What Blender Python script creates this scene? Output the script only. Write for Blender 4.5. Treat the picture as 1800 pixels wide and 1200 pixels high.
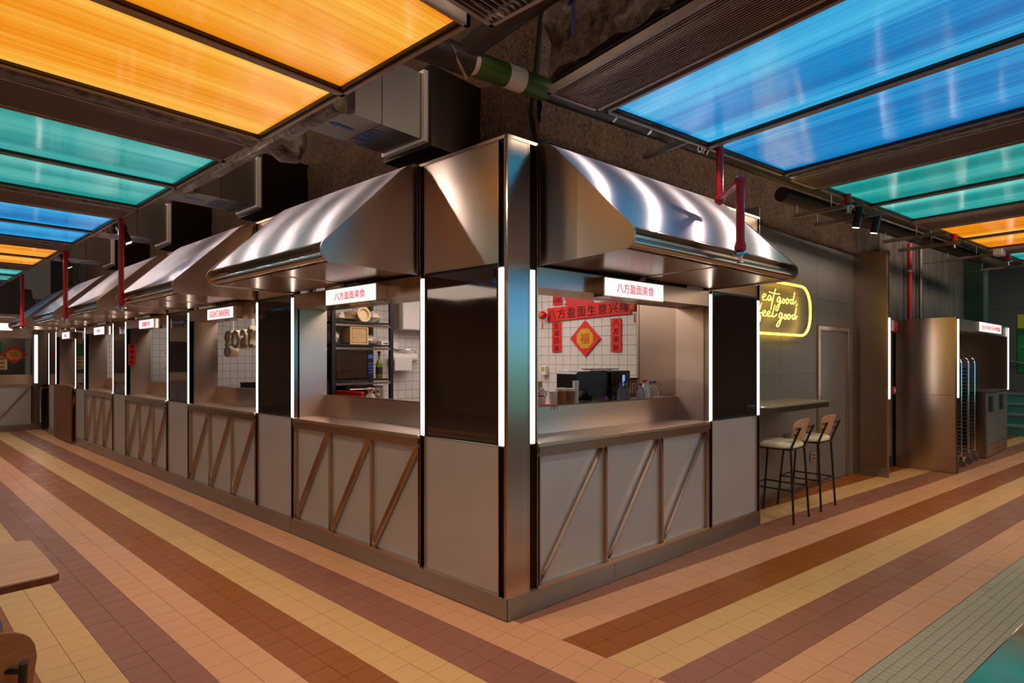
import bpy, math, random
from mathutils import Vector, Matrix, noise
random.seed(7)
for o in list(bpy.data.objects): bpy.data.objects.remove(o)
scn=bpy.context.scene; COL=scn.collection
PI=math.pi; rad=math.radians
# ---------------------------------------------------------------- camera, world, exposure, lamps
cam=bpy.data.cameras.new('camera'); camo=bpy.data.objects.new('camera',cam); COL.objects.link(camo)
CX,CY,CZ=-2.5152,-2.2818,1.55
YAW=rad(48.24); FPX=1010.0
camo.location=(CX,CY,CZ); camo.rotation_euler=(PI/2,0,-YAW)
cam.sensor_width=36; cam.lens=FPX/1800*36; cam.shift_y=32/1800; cam.clip_start=.05; cam.clip_end=100
scn.camera=camo
w=bpy.data.worlds.new('world'); scn.world=w; w.use_nodes=True
w.node_tree.nodes['Background'].inputs[0].default_value=(.9,.72,.6,1)
w.node_tree.nodes['Background'].inputs[1].default_value=.05
vs=scn.view_settings; scn.display_settings.display_device='sRGB'
vs.view_transform='Standard'; vs.look='None'; vs.gamma=1; vs.exposure=.0; vs.use_curve_mapping=False
WARM=(1,.79,.58); NEUT=(1,.87,.84)
def lamp(kind,loc,energy,color=WARM,size=.03,target=None,blend=.6,cone=70,sx=1,sy=1):
    l=bpy.data.lights.new('lamp',kind); l.energy=energy; l.color=color
    if kind=='SPOT': l.spot_size=rad(cone); l.spot_blend=blend; l.shadow_soft_size=size
    elif kind=='POINT': l.shadow_soft_size=size
    else: l.shape='RECTANGLE'; l.size=sx; l.size_y=sy
    o=bpy.data.objects.new('lamp',l); o.location=loc; COL.objects.link(o)
    if target is not None:
        o.rotation_euler=(Vector(target)-Vector(loc)).to_track_quat('-Z','Y').to_euler()
    return o
KA=rad(-7.917); RA=rad(-11.801)
def KW(u,v,z=0): return (math.cos(KA)*u-math.sin(KA)*v, math.sin(KA)*u+math.cos(KA)*v, z)
def RW(s,n,z=0): return (math.cos(RA)*s-math.sin(RA)*n, math.sin(RA)*s+math.cos(RA)*n, z)
# warm spotlights on the floor and the canopies (track spotlights under the ceiling)
for y in (1.45,2.05,2.65,3.3,3.95,4.6,5.25,5.9,6.55,7.2,8.0,8.8,9.6,10.4,11.2,12.0):
    lamp('SPOT',(-.83,y,2.965),4.6,NEUT,.014,(-.30,y-.35,2.4),.5,125)
for s in (.85,1.42,2.0,2.55,3.1):
    lamp('SPOT',RW(s,-.47,2.965),4.2,NEUT,.014,KW(s-.35,-.25,2.4),.5,125)
for y in (-1.2,1.0,3.2,5.6,8.0,10.4,12.8):
    lamp('SPOT',(-1.3,y,2.95),80,WARM,.05,(-.9,y,0),.8,100)
for s in (.2,2.9,5.5,8.1,10.7):
    lamp('SPOT',RW(s,-1.3,2.95),80,WARM,.05,RW(s,-1.0,0),.8,100)
lamp('SPOT',RW(3.95,-.30,2.78),26,WARM,.03,KW(4.3,.2,.3),.7,95)
lamp('SPOT',RW(4.35,-.30,2.78),26,WARM,.03,KW(5.6,.3,.6),.7,95)
lamp('AREA',RW(6.5,-2.5,2.9),18,(1,.85,.70),sx=2,sy=2,target=KW(6.5,.2,.8))  # soft fill added to brighten the neon wall and station, no fixture there
# ambient fill lamps added over the unseen seating to brighten the steel
for x,y in ((-5.5,-5.5),(-6.5,.5),(1.5,-6.0),(-5.5,6.5),(6.5,-6.0),(-2.5,-5.0)):
    lamp('AREA',(x,y,2.93),55,(1,.76,.60),sx=2.2,sy=2.2,target=(x,y,0))
for y in (1.5,4.5,7.5,10.5): lamp('AREA',(-1.6,y,3.7),22,(1,.74,.56),sx=2.4,sy=.3,target=(.6,y,3.4))  # two rows of fill added above the panels to light the sprayed walls
for s in (.8,3.6,6.4,9.2): lamp('AREA',RW(s,-1.3,3.7),22,(1,.80,.64),sx=2.4,sy=.3,target=RW(s,.3,3.4))
# kitchen ceilings
lamp('AREA',(1.3,1.6,2.5),38,(1,.84,.74),sx=1.6,sy=1.6,target=(1.3,1.6,0))
for i in range(1,5): lamp('AREA',(1.0,1.6+2.6*i,2.5),22,(1,.82,.70),sx=1.2,sy=1.4,target=(1.0,1.6+2.6*i,0))
lamp('AREA',(-1.2,15.6,2.4),14,WARM,sx=2,sy=1,target=(-1.2,15.6,0))
lamp('AREA',KW(13,-1.5,3.3),30,(.8,.95,.9),sx=2,sy=2,target=KW(13.6,-1,0))
# ---------------------------------------------------------------- materials
def sl(c): return tuple((x/255/12.92 if x/255<=.04045 else ((x/255+.055)/1.055)**2.4) for x in c)
class NT:
    def __init__(s,name):
        m=bpy.data.materials.new(name); m.use_nodes=True; s.m=m; s.t=m.node_tree; s.n=s.t.nodes
        s.b=s.n['Principled BSDF']
    def node(s,t,**k):
        n=s.n.new(t)
        for a,v in k.items():
            if a in ('op',): n.operation=v
            else: setattr(n,a,v)
        return n
    def link(s,a,b): s.t.links.new(a,b)
    def coord(s,kind='Object',scale=(1,1,1)):
        c=s.node('ShaderNodeTexCoord'); mp=s.node('ShaderNodeMapping'); mp.inputs['Scale'].default_value=scale
        s.link(c.outputs[kind],mp.inputs['Vector']); return mp.outputs[0]
    def noise(s,scale,vec=None,detail=4,rough=.5):
        n=s.node('ShaderNodeTexNoise'); n.inputs['Scale'].default_value=scale; n.inputs['Detail'].default_value=detail; n.inputs['Roughness'].default_value=rough
        if vec is not None: s.link(vec,n.inputs['Vector'])
        return n.outputs['Fac']
    def ramp(s,fac,stops):
        r=s.node('ShaderNodeValToRGB'); e=r.color_ramp.elements
        while len(e)<len(stops): e.new(.5)
        for i,(p,c) in enumerate(stops): e[i].position=p; e[i].color=(*c,1)
        s.link(fac,r.inputs[0]); return r.outputs[0]
    def mrange(s,fac,a,b,c0=0,c1=1):
        r=s.node('ShaderNodeMapRange'); s.link(fac,r.inputs[0]); r.inputs[1].default_value=c0; r.inputs[2].default_value=c1; r.inputs[3].default_value=a; r.inputs[4].default_value=b; return r.outputs[0]
    def bump(s,h,strength=.3,dist=.01):
        b=s.node('ShaderNodeBump'); b.inputs['Strength'].default_value=strength; b.inputs['Distance'].default_value=dist
        s.link(h,b.inputs['Height']); s.link(b.outputs[0],s.b.inputs['Normal'])
    def set(s,**k):
        names=dict(col='Base Color',met='Metallic',rough='Roughness',ecol='Emission Color',es='Emission Strength',alpha='Alpha',trans='Transmission Weight',ior='IOR',aniso='Anisotropic',coat='Coat Weight',spec='Specular IOR Level',arot='Anisotropic Rotation')
        for a,v in k.items():
            i=s.b.inputs[names[a]]; i.default_value=(*v,1) if isinstance(v,tuple) else v
        return s
def simple(name,col,rough=.5,met=0,**k):
    t=NT(name); t.set(col=sl(col),rough=rough,met=met,**k)
    f=t.noise(18,t.coord(),3); t.link(t.mrange(f,max(0,rough-.06),min(1,rough+.06),.3,.7),t.b.inputs['Roughness'])
    return t.m
def emit(name,col,strength,base=(240,240,240)):
    t=NT(name); t.set(col=sl(base),rough=.4,ecol=col,es=strength); return t.m
def steel(name,col,rough,grain=None,aniso=.8,stain=.12):
    # brushed horizontally: highlights spread up and down
    t=NT(name); t.set(met=1,rough=rough,aniso=aniso)
    tg=t.node('ShaderNodeCombineXYZ'); tg.inputs[0].default_value=.011; tg.inputs[1].default_value=.017; tg.inputs[2].default_value=1
    t.link(tg.outputs[0],t.b.inputs['Tangent'])
    s_=t.noise(1.7,t.coord('Object',(1,1,1)),4)
    c=sl(col); d=tuple(x*(1-stain) for x in c)
    t.link(t.ramp(s_,[(.3,d),(.7,c)]),t.b.inputs['Base Color'])
    return t
M={}
M['steel']=steel('brushed_steel',(212,190,172),.29).m
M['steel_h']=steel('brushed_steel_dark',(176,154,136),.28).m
M['trim']=steel('polished_steel_trim',(200,180,162),.22,aniso=.5).m
M['panel']=steel('satin_steel_panel',(196,192,188),.48,aniso=.4).m
M['panel'].node_tree.nodes['Principled BSDF'].inputs['Metallic'].default_value=.7
M['wallsteel']=steel('grey_steel_cladding',(140,138,131),.45,aniso=.5).m
M['wallsteel'].node_tree.nodes['Principled BSDF'].inputs['Metallic'].default_value=.6
M['canopy']=steel('canopy_steel',(228,216,216),.36,aniso=1.0,stain=.05).m
M['dark_steel']=steel('dark_channel_steel',(70,58,50),.35,aniso=0).m
M['plinth']=steel('plinth_steel',(165,158,150),.36).m
M['black_metal']=simple('black_powder_coat',(20,19,19),.45,0)
M['black_plastic']=simple('black_plastic',(16,16,18),.35)
M['chrome']=simple('chrome',(210,210,210),.15,1)
M['white_plastic']=simple('white_plastic',(215,210,205),.45)
M['screen_b']=emit('display_blue',(.01,.28,.80),3.2); M['screen_g']=emit('display_teal',(.01,.45,.36),2.4)
M['galv']=steel('galvanised_duct',(150,142,135),.5,aniso=0,stain=.3).m
M['red']=simple('red_paint',(190,18,20),.35)
M['red_matte']=simple('red_paper',(205,32,22),.7)
M['gold']=simple('gold_print',(190,150,30),.6)
M['ink']=simple('black_ink',(22,14,12),.8)
M['blue_ink']=simple('blue_marking',(30,90,175),.7)
M['dkblue_ink']=simple('dark_blue_marking',(10,40,110),.7)
M['white_ink']=simple('white_marking',(190,180,170),.7)
M['led']=emit('led_diffuser',(1,.88,.80),8)
M['sign_face']=emit('sign_diffuser',(1,.97,.97),.95)
M['sign_red']=emit('sign_lettering',sl((235,50,70)),.75,(200,30,50))
M['lens']=emit('lamp_lens',(1,.85,.7),2.5)
M['neon']=emit('yellow_neon',(1,.56,.02),5.5)
M['neon_t']=emit('yellow_neon_letters',(1,.60,.05),3.2)
M['grout']=simple('brown_grout',(104,78,60),.9)
M['grout_w']=simple('black_grout',(38,34,32),.9)
M['wall_tile']=simple('white_ceramic',(205,200,196),.25)
M['plaster']=simple('grey_plaster',(95,88,82),.8)
M['dark_wall']=simple('room_wall',(150,126,104),.8); M['alu']=simple('satin_aluminium',(150,134,124),.45,.5)
M['ceil']=simple('black_ceiling',(24,19,16),.9)
M['conc_far']=simple('grey_concrete_wall',(92,88,84),.8)
M['green']=simple('green_pipe_paint',(60,92,22),.45)
M['pipe_dark']=simple('dark_pipe_lagging',(48,38,30),.6)
M['pipe_olive']=simple('olive_pipe_lagging',(40,42,26),.5)
M['cream']=simple('cream_fabric',(222,208,178),.85)
M['grey_fabric']=simple('grey_fabric',(130,132,130),.85)
M['purple']=simple('purple_cap',(110,40,150),.4)
M['brown_card']=simple('brown_card_sleeve',(150,95,55),.8)
M['soy']=simple('dark_sauce',(35,16,8),.2)
M['beige_plastic']=simple('beige_plastic',(205,180,125),.4)
M['mural_g']=simple('mural_green',(15,120,50),.6); M['mural_t']=simple('mural_teal',(30,150,95),.6)
M['mural_y']=simple('mural_yellow',(190,180,20),.6); M['mural_d']=simple('mural_dark_green',(8,80,40),.6)
M['teal_tile']=simple('teal_tile',(70,125,115),.3)
M['stair']=simple('stair_concrete',(115,125,118),.6)
M['green_col']=simple('dark_green_paint',(20,58,40),.6)
M['table_gloss']=simple('polished_steel_tabletop',(190,190,182),.14,1)
def wood(name,a,b,scale=(1,14,14)):
    t=NT(name); f=t.noise(3,t.coord('Object',scale),5,.6)
    t.link(t.ramp(f,[(.3,sl(a)),(.7,sl(b))]),t.b.inputs['Base Color']); t.set(rough=.45); return t.m
M['oak']=wood('pale_oak',(178,128,88),(205,158,116))
M['laminate']=wood('oak_laminate',(182,146,116),(200,166,134))
M['walnut']=wood('brown_timber',(85,42,20),(130,68,34),(14,14,1.2))
M['ply']=wood('oak_plywood',(140,88,48),(165,108,62),(1,10,18))
def rough_wall():
    t=NT('sprayed_fireproofing'); v=t.coord()
    a=t.noise(38,v,6,.7); b=t.noise(3,v,3); mix=t.node('ShaderNodeMath',op='ADD'); t.link(a,mix.inputs[0]); 
    bb=t.node('ShaderNodeMath',op='MULTIPLY'); t.link(b,bb.inputs[0]); bb.inputs[1].default_value=.3; t.link(bb.outputs[0],mix.inputs[1])
    t.link(t.ramp(mix.outputs[0],[(.42,sl((34,25,19))),(.62,sl((84,64,48))),(.9,sl((130,104,80)))]),t.b.inputs['Base Color'])
    t.set(rough=.95); t.bump(a,1.0,.03); return t.m
M['spray']=rough_wall()
def conc():
    t=NT('raw_concrete'); v=t.coord('Object',(3,3,.6)); f=t.noise(2.5,v,8,.65)
    t.link(t.ramp(f,[(.35,sl((84,80,72))),(.5,sl((105,98,88))),(.7,sl((132,122,108)))]),t.b.inputs['Base Color'])
    t.set(rough=.85); t.bump(f,.6,.02); return t.m
M['concrete']=conc()
def glass_black():
    t=NT('black_tinted_glass'); t.set(col=(.026,.016,.012),rough=.04,spec=.9,coat=.3)
    f=t.noise(4,t.coord(),2); t.link(t.mrange(f,.03,.06,.3,.7),t.b.inputs['Roughness']); return t.m
M['glass']=glass_black()
def foil():
    t=NT('foil_wrap'); t.set(met=.8,rough=.3,col=sl((172,160,150)))
    f=t.noise(14,t.coord('Object',(1,2.2,1)),8,.75); t.bump(f,1.0,.12); 
    t.link(t.ramp(f,[(.35,sl((95,82,72))),(.6,sl((185,172,162)))]),t.b.inputs['Base Color']); return t.m
M['foil']=foil()
def tilemat(name,c,var=.10,rough=.36):
    t=NT(name); g=t.node('ShaderNodeNewGeometry'); 
    n=t.noise(5,t.coord('Object'),4)
    add=t.node('ShaderNodeMath',op='ADD'); t.link(g.outputs['Random Per Island'],add.inputs[0]); t.link(n,add.inputs[1])
    mid=sl(c); lo=tuple(x*(1-var) for x in mid); hi=tuple(min(1,x*(1+var)) for x in mid)
    t.link(t.ramp(t.mrange(add.outputs[0],0,1,.3,1.7),[(0,lo),(1,hi)]),t.b.inputs['Base Color'])
    t.link(t.mrange(n,rough-.08,rough+.1,.3,.7),t.b.inputs['Roughness']); return t.m
TM=[tilemat('salmon_tile',(204,148,108),.06),tilemat('maroon_tile',(142,90,70),.06),tilemat('sand_tile',(204,160,104),.06),tilemat('rust_tile',(142,76,12),.07)]
M['mosaic']=tilemat('grey_mosaic',(168,160,134),.08,.35)
def pane(name,dark,mid,hi,strength):
    # coloured ribbed polycarbonate lit from behind by tubes running along local x
    t=NT(name); v=t.coord('Object',(.05,1,1)); vf=t.coord('Object',(.008,1,1))
    a=t.noise(2.6,v,2,.5); b=t.noise(42,vf,3,.7)
    oi=t.node('ShaderNodeObjectInfo'); w4=t.node('ShaderNodeMath',op='MULTIPLY'); t.link(oi.outputs['Random'],w4.inputs[0]); w4.inputs[1].default_value=30
    for n_ in t.n:
        if n_.type=='TEX_NOISE': n_.noise_dimensions='4D'; t.link(w4.outputs[0],n_.inputs['W'])
    m=t.node('ShaderNodeMath',op='MULTIPLY_ADD'); t.link(b,m.inputs[0]); m.inputs[1].default_value=.45; t.link(a,m.inputs[2])
    c=t.ramp(t.mrange(m.outputs[0],0,1,.45,.98),[(0,sl(dark)),(.45,sl(mid)),(1,sl(hi))])
    t.link(c,t.b.inputs['Emission Color']); t.set(es=strength,rough=.10,col=(.02,.02,.02),spec=.7,aniso=.6)
    r=t.node('ShaderNodeTexWave'); r.bands_direction='Y'; r.inputs['Scale'].default_value=32; t.link(t.coord(),r.inputs['Vector']); t.bump(r.outputs['Fac'],.12,.003)
    return t.m
M['p_orange']=pane('orange_polycarbonate',(206,100,4),(238,142,14),(255,200,82),1.0)
M['p_teal']=pane('teal_polycarbonate',(0,110,108),(6,150,146),(110,205,194),1.0)
M['p_blue']=pane('blue_polycarbonate',(0,92,162),(0,132,198),(76,200,240),1.0)
# ---------------------------------------------------------------- mesh helpers
class MB:
    def __init__(s): s.v=[]; s.f=[]; s.mi=[]; s.cur=0
    def add(s,vs,fs):
        k=len(s.v); s.v+=[tuple(x) for x in vs]; s.f+=[tuple(i+k for i in f) for f in fs]; s.mi+=[s.cur]*len(fs); return s
    def box(s,x0,x1,y0,y1,z0,z1):
        if x0>x1:x0,x1=x1,x0
        if y0>y1:y0,y1=y1,y0
        if z0>z1:z0,z1=z1,z0
        return s.add([(x0,y0,z0),(x1,y0,z0),(x1,y1,z0),(x0,y1,z0),(x0,y0,z1),(x1,y0,z1),(x1,y1,z1),(x0,y1,z1)],
          [(3,2,1,0),(4,5,6,7),(0,1,5,4),(1,2,6,5),(2,3,7,6),(3,0,4,7)])
    def prism(s,poly,axis,a,b):
        # poly 2d points; axis 'x': poly=(y,z); 'y': poly=(x,z); 'z': poly=(x,y)
        n=len(poly)
        def P(p,t): return {'x':(t,p[0],p[1]),'y':(p[0],t,p[1]),'z':(p[0],p[1],t)}[axis]
        vs=[P(p,a) for p in poly]+[P(p,b) for p in poly]
        fs=[tuple(range(n))[::-1],tuple(range(n,2*n))]+[(i,(i+1)%n,n+(i+1)%n,n+i) for i in range(n)]
        return s.add(vs,fs)
    def beam(s,p,q,w,h,up=(0,0,1)):
        p=Vector(p);q=Vector(q);d=(q-p).normalized();u=Vector(up);sx=d.cross(u)
        if sx.length<1e-4: sx=d.cross(Vector((0,1,0)))
        sx.normalize(); u=sx.cross(d).normalized()
        vs=[]
        for c in (p,q):
            for a,b in ((-1,-1),(1,-1),(1,1),(-1,1)): vs.append(c+sx*a*w/2+u*b*h/2)
        return s.add(vs,[(3,2,1,0),(4,5,6,7),(0,1,5,4),(1,2,6,5),(2,3,7,6),(3,0,4,7)])
    def tube(s,path,r,n=10,cap=True,closed=False):
        P=[Vector(p) for p in path]; m=len(P); rs=r if isinstance(r,(list,tuple)) else [r]*m
        rings=[];prev=None
        for i,p in enumerate(P):
            if closed: d=(P[(i+1)%m]-P[i-1])
            else: d=(P[min(i+1,m-1)]-P[max(i-1,0)])
            d.normalize()
            if prev is None: u=d.orthogonal().normalized()
            else:
                u=prev-d*prev.dot(d); u=u.normalized() if u.length>1e-5 else d.orthogonal().normalized()
            prev=u; w_=d.cross(u)
            rings.append([p+(u*math.cos(2*PI*j/n)+w_*math.sin(2*PI*j/n))*rs[i] for j in range(n)])
        vs=[x for R_ in rings for x in R_]; fs=[]
        for i in range(m if closed else m-1):
            a=i*n;b=((i+1)%m)*n
            fs+=[(a+j,a+(j+1)%n,b+(j+1)%n,b+j) for j in range(n)]
        if cap and not closed: fs+=[tuple(range(n))[::-1],tuple(range((m-1)*n,m*n))]
        return s.add(vs,fs)
    def lathe(s,prof,c=(0,0,0),n=16):
        vs=[];fs=[]
        for r,z in prof:
            for j in range(n): vs.append((c[0]+r*math.cos(2*PI*j/n),c[1]+r*math.sin(2*PI*j/n),c[2]+z))
        for i in range(len(prof)-1): fs+=[(i*n+j,i*n+(j+1)%n,(i+1)*n+(j+1)%n,(i+1)*n+j) for j in range(n)]
        fs+=[tuple(range(n))[::-1],tuple(range((len(prof)-1)*n,len(prof)*n))]
        return s.add(vs,fs)
    def mesh(s,name,mats,smooth=False):
        me=bpy.data.meshes.new(name); me.from_pydata(s.v,[],s.f)
        for m in (mats if isinstance(mats,list) else [mats]): me.materials.append(M[m] if isinstance(m,str) else m)
        if isinstance(mats,list) and len(mats)>1:
            me.polygons.foreach_set('material_index',s.mi)
        if smooth:
            me.polygons.foreach_set('use_smooth',[True]*len(me.polygons))
            me.set_sharp_from_angle(angle=rad(38))
        me.update(); return me
    def build(s,name,mats,parent=None,smooth=False,bevel=0):
        o=bpy.data.objects.new(name,s.mesh(name,mats,smooth)); COL.objects.link(o)
        if parent: o.parent=parent
        if bevel:
            b=o.modifiers.new('bevel','BEVEL'); b.width=bevel; b.segments=2; b.limit_method='ANGLE'
        return o
def bx(name,mat,parent,*d,bevel=0): return MB().box(*d).build(name,mat,parent,bevel=bevel)
def tag(o,label,cat,group=None):
    o['label']=label; o['category']=cat
    if group: o['group']=group
    return o
def thing(name,label,cat,loc=(0,0,0),rz=0,group=None):
    o=bpy.data.objects.new(name,None); COL.objects.link(o); o.location=loc; o.rotation_euler=(0,0,rz); o.empty_display_size=.1
    return tag(o,label,cat,group)
def struct(name,loc=(0,0,0),rz=0,label=None):
    o=bpy.data.objects.new(name,None); COL.objects.link(o); o.location=loc; o.rotation_euler=(0,0,rz); o['kind']='structure'
    if label: o['label']=label
    return o
def smesh(mb,name,mats,loc=(0,0,0),rz=0,label=None):
    o=mb.build(name,mats); o.location=loc; o.rotation_euler=(0,0,rz); o['kind']='structure'
    if label: o['label']=label
    return o
def inst(name,me,parent,loc=(0,0,0),rot=(0,0,0)):
    o=bpy.data.objects.new(name,me); COL.objects.link(o); o.parent=parent; o.location=loc; o.rotation_euler=rot; return o
def text(s,name,mat,parent,w_,h_,loc,rot=(PI/2,0,0),depth=.002,shear=0):
    c=bpy.data.curves.new('t','FONT'); c.body=s; c.align_x='CENTER'; c.align_y='CENTER'; c.extrude=.5; c.resolution_u=2; c.shear=shear
    to=bpy.data.objects.new('t',c); COL.objects.link(to)
    dg=bpy.context.evaluated_depsgraph_get(); me=bpy.data.meshes.new_from_object(to.evaluated_get(dg)); bpy.data.objects.remove(to)
    xs=[v.co.x for v in me.vertices]; ys=[v.co.y for v in me.vertices]
    if not xs: return None
    cx=(min(xs)+max(xs))/2; cy=(min(ys)+max(ys))/2; kx=w_/(max(xs)-min(xs)); ky=h_/(max(ys)-min(ys))
    for v in me.vertices: v.co=((v.co.x-cx)*kx,(v.co.y-cy)*ky,v.co.z*depth)
    me.materials.clear(); me.materials.append(M[mat])
    o=bpy.data.objects.new(name,me); COL.objects.link(o); o.parent=parent; o.location=loc; o.rotation_euler=rot
    return o
LA=rad(-90)
def LW(u,v,z=0): return (v,-u,z)
ORD=['first','second','third','fourth','fifth','sixth','seventh','eighth','ninth','tenth','eleventh','twelfth']
# ---------------------------------------------------------------- floor
TILE=.1431
slab=MB().box(-9,16,-9,16.5,-.12,-.006)
floor=smesh(slab,'floor','grout')
def inK(x,y):
    return (x*math.cos(KA)+y*math.sin(KA), -x*math.sin(KA)+y*math.cos(KA))
def px(x,y,z=0):
    dx,dy=x-CX,y-CY; d=dx*math.sin(YAW)+dy*math.cos(YAW); l=dx*math.cos(YAW)-dy*math.sin(YAW)
    if d<.2: return None
    return 900+FPX*l/d,632-FPX*(z-CZ)/d,d
def clipx(poly,x0):
    out=[]
    for i in range(len(poly)):
        a=poly[i];b=poly[(i+1)%len(poly)]
        if a[0]>=x0: out.append(a)
        if (a[0]>=x0)!=(b[0]>=x0):
            t=(x0-a[0])/(b[0]-a[0]); out.append((x0,a[1]+t*(b[1]-a[1])))
    return out
def tilepoly(cx,cy,ang,wx,wy):
    c,s=math.cos(ang),math.sin(ang)
    return [(cx+c*a*wx/2-s*b*wy/2, cy+s*a*wx/2+c*b*wy/2) for a,b in ((-1,-1),(1,-1),(1,1),(-1,1))]
G=.0022
tiles=[]  # (score,poly,color,center,ang,full)
for i in range(-42,1):
    xc=.04+(i-.5)*TILE
    ci=[0,1,2,3][(( -i)//2)%4] if i<=0 else 0
    for j in range(-20,115):
        yc=-.08+(j+.5)*TILE
        if yc>14.1: continue
        tiles.append([tilepoly(xc,yc,0,TILE-G,TILE-G),ci,(xc,yc),0,True])
for i in range(-10,8):
    n=-.065+(i+.5)*TILE
    k=(-1-i)//2 if i<0 else -((i)//2)-1
    ci=[0,3,2,1][k%4]
    for j in range(-14,92):
        s=.03+(j+.5)*TILE
        x,y,_=RW(s,n); u,v=inK(x,y)
        if x<-.15 or v>.5 or (u<2.9 and v>.12): continue
        P_=tilepoly(x,y,RA,TILE-G,TILE-G); Q=clipx(P_,.042)
        if len(Q)<3: continue
        tiles.append([Q,ci,(x,y),RA,len(Q)==4 and min(p[0] for p in P_)>.042])
def vis(c):
    p=px(*c)
    return p and -20<p[0]<1820 and p[1]<1215
def tbox(mb,Q):
    n=len(Q); vs=[(x,y,-.006) for x,y in Q]+[(x,y,0) for x,y in Q]
    mb.add(vs,[tuple(range(n,2*n))]+[(i,(i+1)%n,n+(i+1)%n,n+i) for i in range(n)])
near=sorted([t for t in tiles if vis(t[2]) and t[4]],key=lambda t:px(*t[2])[2])[:298]
nid=set(id(t) for t in near)
tm=[]
for c in range(4):
    b=MB(); h=(TILE-G)/2; tbox(b,[(-h,-h),(h,-h),(h,h),(-h,h)]); tm.append(b.mesh('floor_tile',TM[c]))
for t in near: inst('floor_tile',tm[t[1]],floor,(t[2][0],t[2][1],random.uniform(-.0004,.0004)),(0,0,t[3]))
b=MB()
for t in tiles:
    if id(t) in nid: continue
    b.cur=t[1]; tbox(b,t[0])
o=b.build('floor_tile_field',TM,floor); o['kind']='stuff'
# grey mosaic border
MS=.0477; mz=[]
for i in range(0,22):
    for j in range(-10,110):
        x,y,_=RW(.05+(j+.5)*MS,-1.4975-(i+.5)*MS)
        if x>.06: mz.append((x,y))
mz.sort(key=lambda c:(0 if vis(c) else 1, px(*c)[2] if px(*c) else 99))
h=(MS-.0022)/2; bm_=MB(); tbox(bm_,[(-h,-h),(h,-h),(h,h),(-h,h)]); mm=bm_.mesh('mosaic_tile',M['mosaic'])
for c in mz[:298]: inst('mosaic_tile',mm,floor,(c[0],c[1],random.uniform(-.0004,.0004)),(0,0,RA))
b=MB()
for c in mz[298:]: tbox(b,tilepoly(c[0],c[1],RA,MS-.0022,MS-.0022))
o=b.build('mosaic_tile_field','mosaic',floor); o['kind']='stuff'
# ---------------------------------------------------------------- room shell
smesh(MB().box(-9,16,-9,16.5,4.3,4.4),'ceiling','ceil')
smesh(MB().box(-9,-8.9,-9,16.5,0,4.3).box(-8.9,16,-9,-8.9,0,4.3).box(-9,0,16.4,16.5,0,4.3),'wall_back','dark_wall')
def grid_wall(name,mat,p0,p1,z0,z1,amp,n1,n2,nv,label=None):
    # roughly sprayed wall surface: subdivided and displaced along its normal
    mb=MB(); vs=[]; d=Vector((p1[0]-p0[0],p1[1]-p0[1],0)); 
    for i in range(n1+1):
        for j in range(n2+1):
            p=Vector((p0[0],p0[1],0))+d*(i/n1); p.z=z0+(z1-z0)*j/n2
            a=noise.noise(p*5)*amp+noise.noise(p*17)*amp*.6
            vs.append((p.x+nv[0]*a,p.y+nv[1]*a,p.z+(noise.noise(p*9)*amp if j==0 else 0)))
    fs=[(i*(n2+1)+j,(i+1)*(n2+1)+j,(i+1)*(n2+1)+j+1,i*(n2+1)+j+1) for i in range(n1) for j in range(n2)]
    mb.add(vs,fs); o=mb.build(name,mat,None,True); o['kind']='structure'
    if label: o['label']=label
    return o
a=KW(.57,.33)
grid_wall('wall_left','spray',(.6,14.5),(.6,a[1]),2.6,4.3,.02,500,60,(-1,0))
w2=grid_wall('wall_right','spray',a[:2],KW(7.1,.33)[:2],2.985,4.3,.02,260,50,(.1377,-.9905))
grid_wall('wall_right_lower','spray',a[:2],KW(3.2,.33)[:2],2.6,2.99,.015,100,16,(.1377,-.9905))
smesh(MB().box(3.0,7.1,.34,.9,2.985,4.3),'beam_soffit','spray',rz=KA)
# kiosk roof behind the canopies
smesh(MB().box(.04,.62,.2,13.0,2.84,2.86),'kiosk_roof','dark_steel')
smesh(MB().box(.06,3.05,.03,.36,2.84,2.86),'kiosk_roof','dark_steel',rz=KA)
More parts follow.
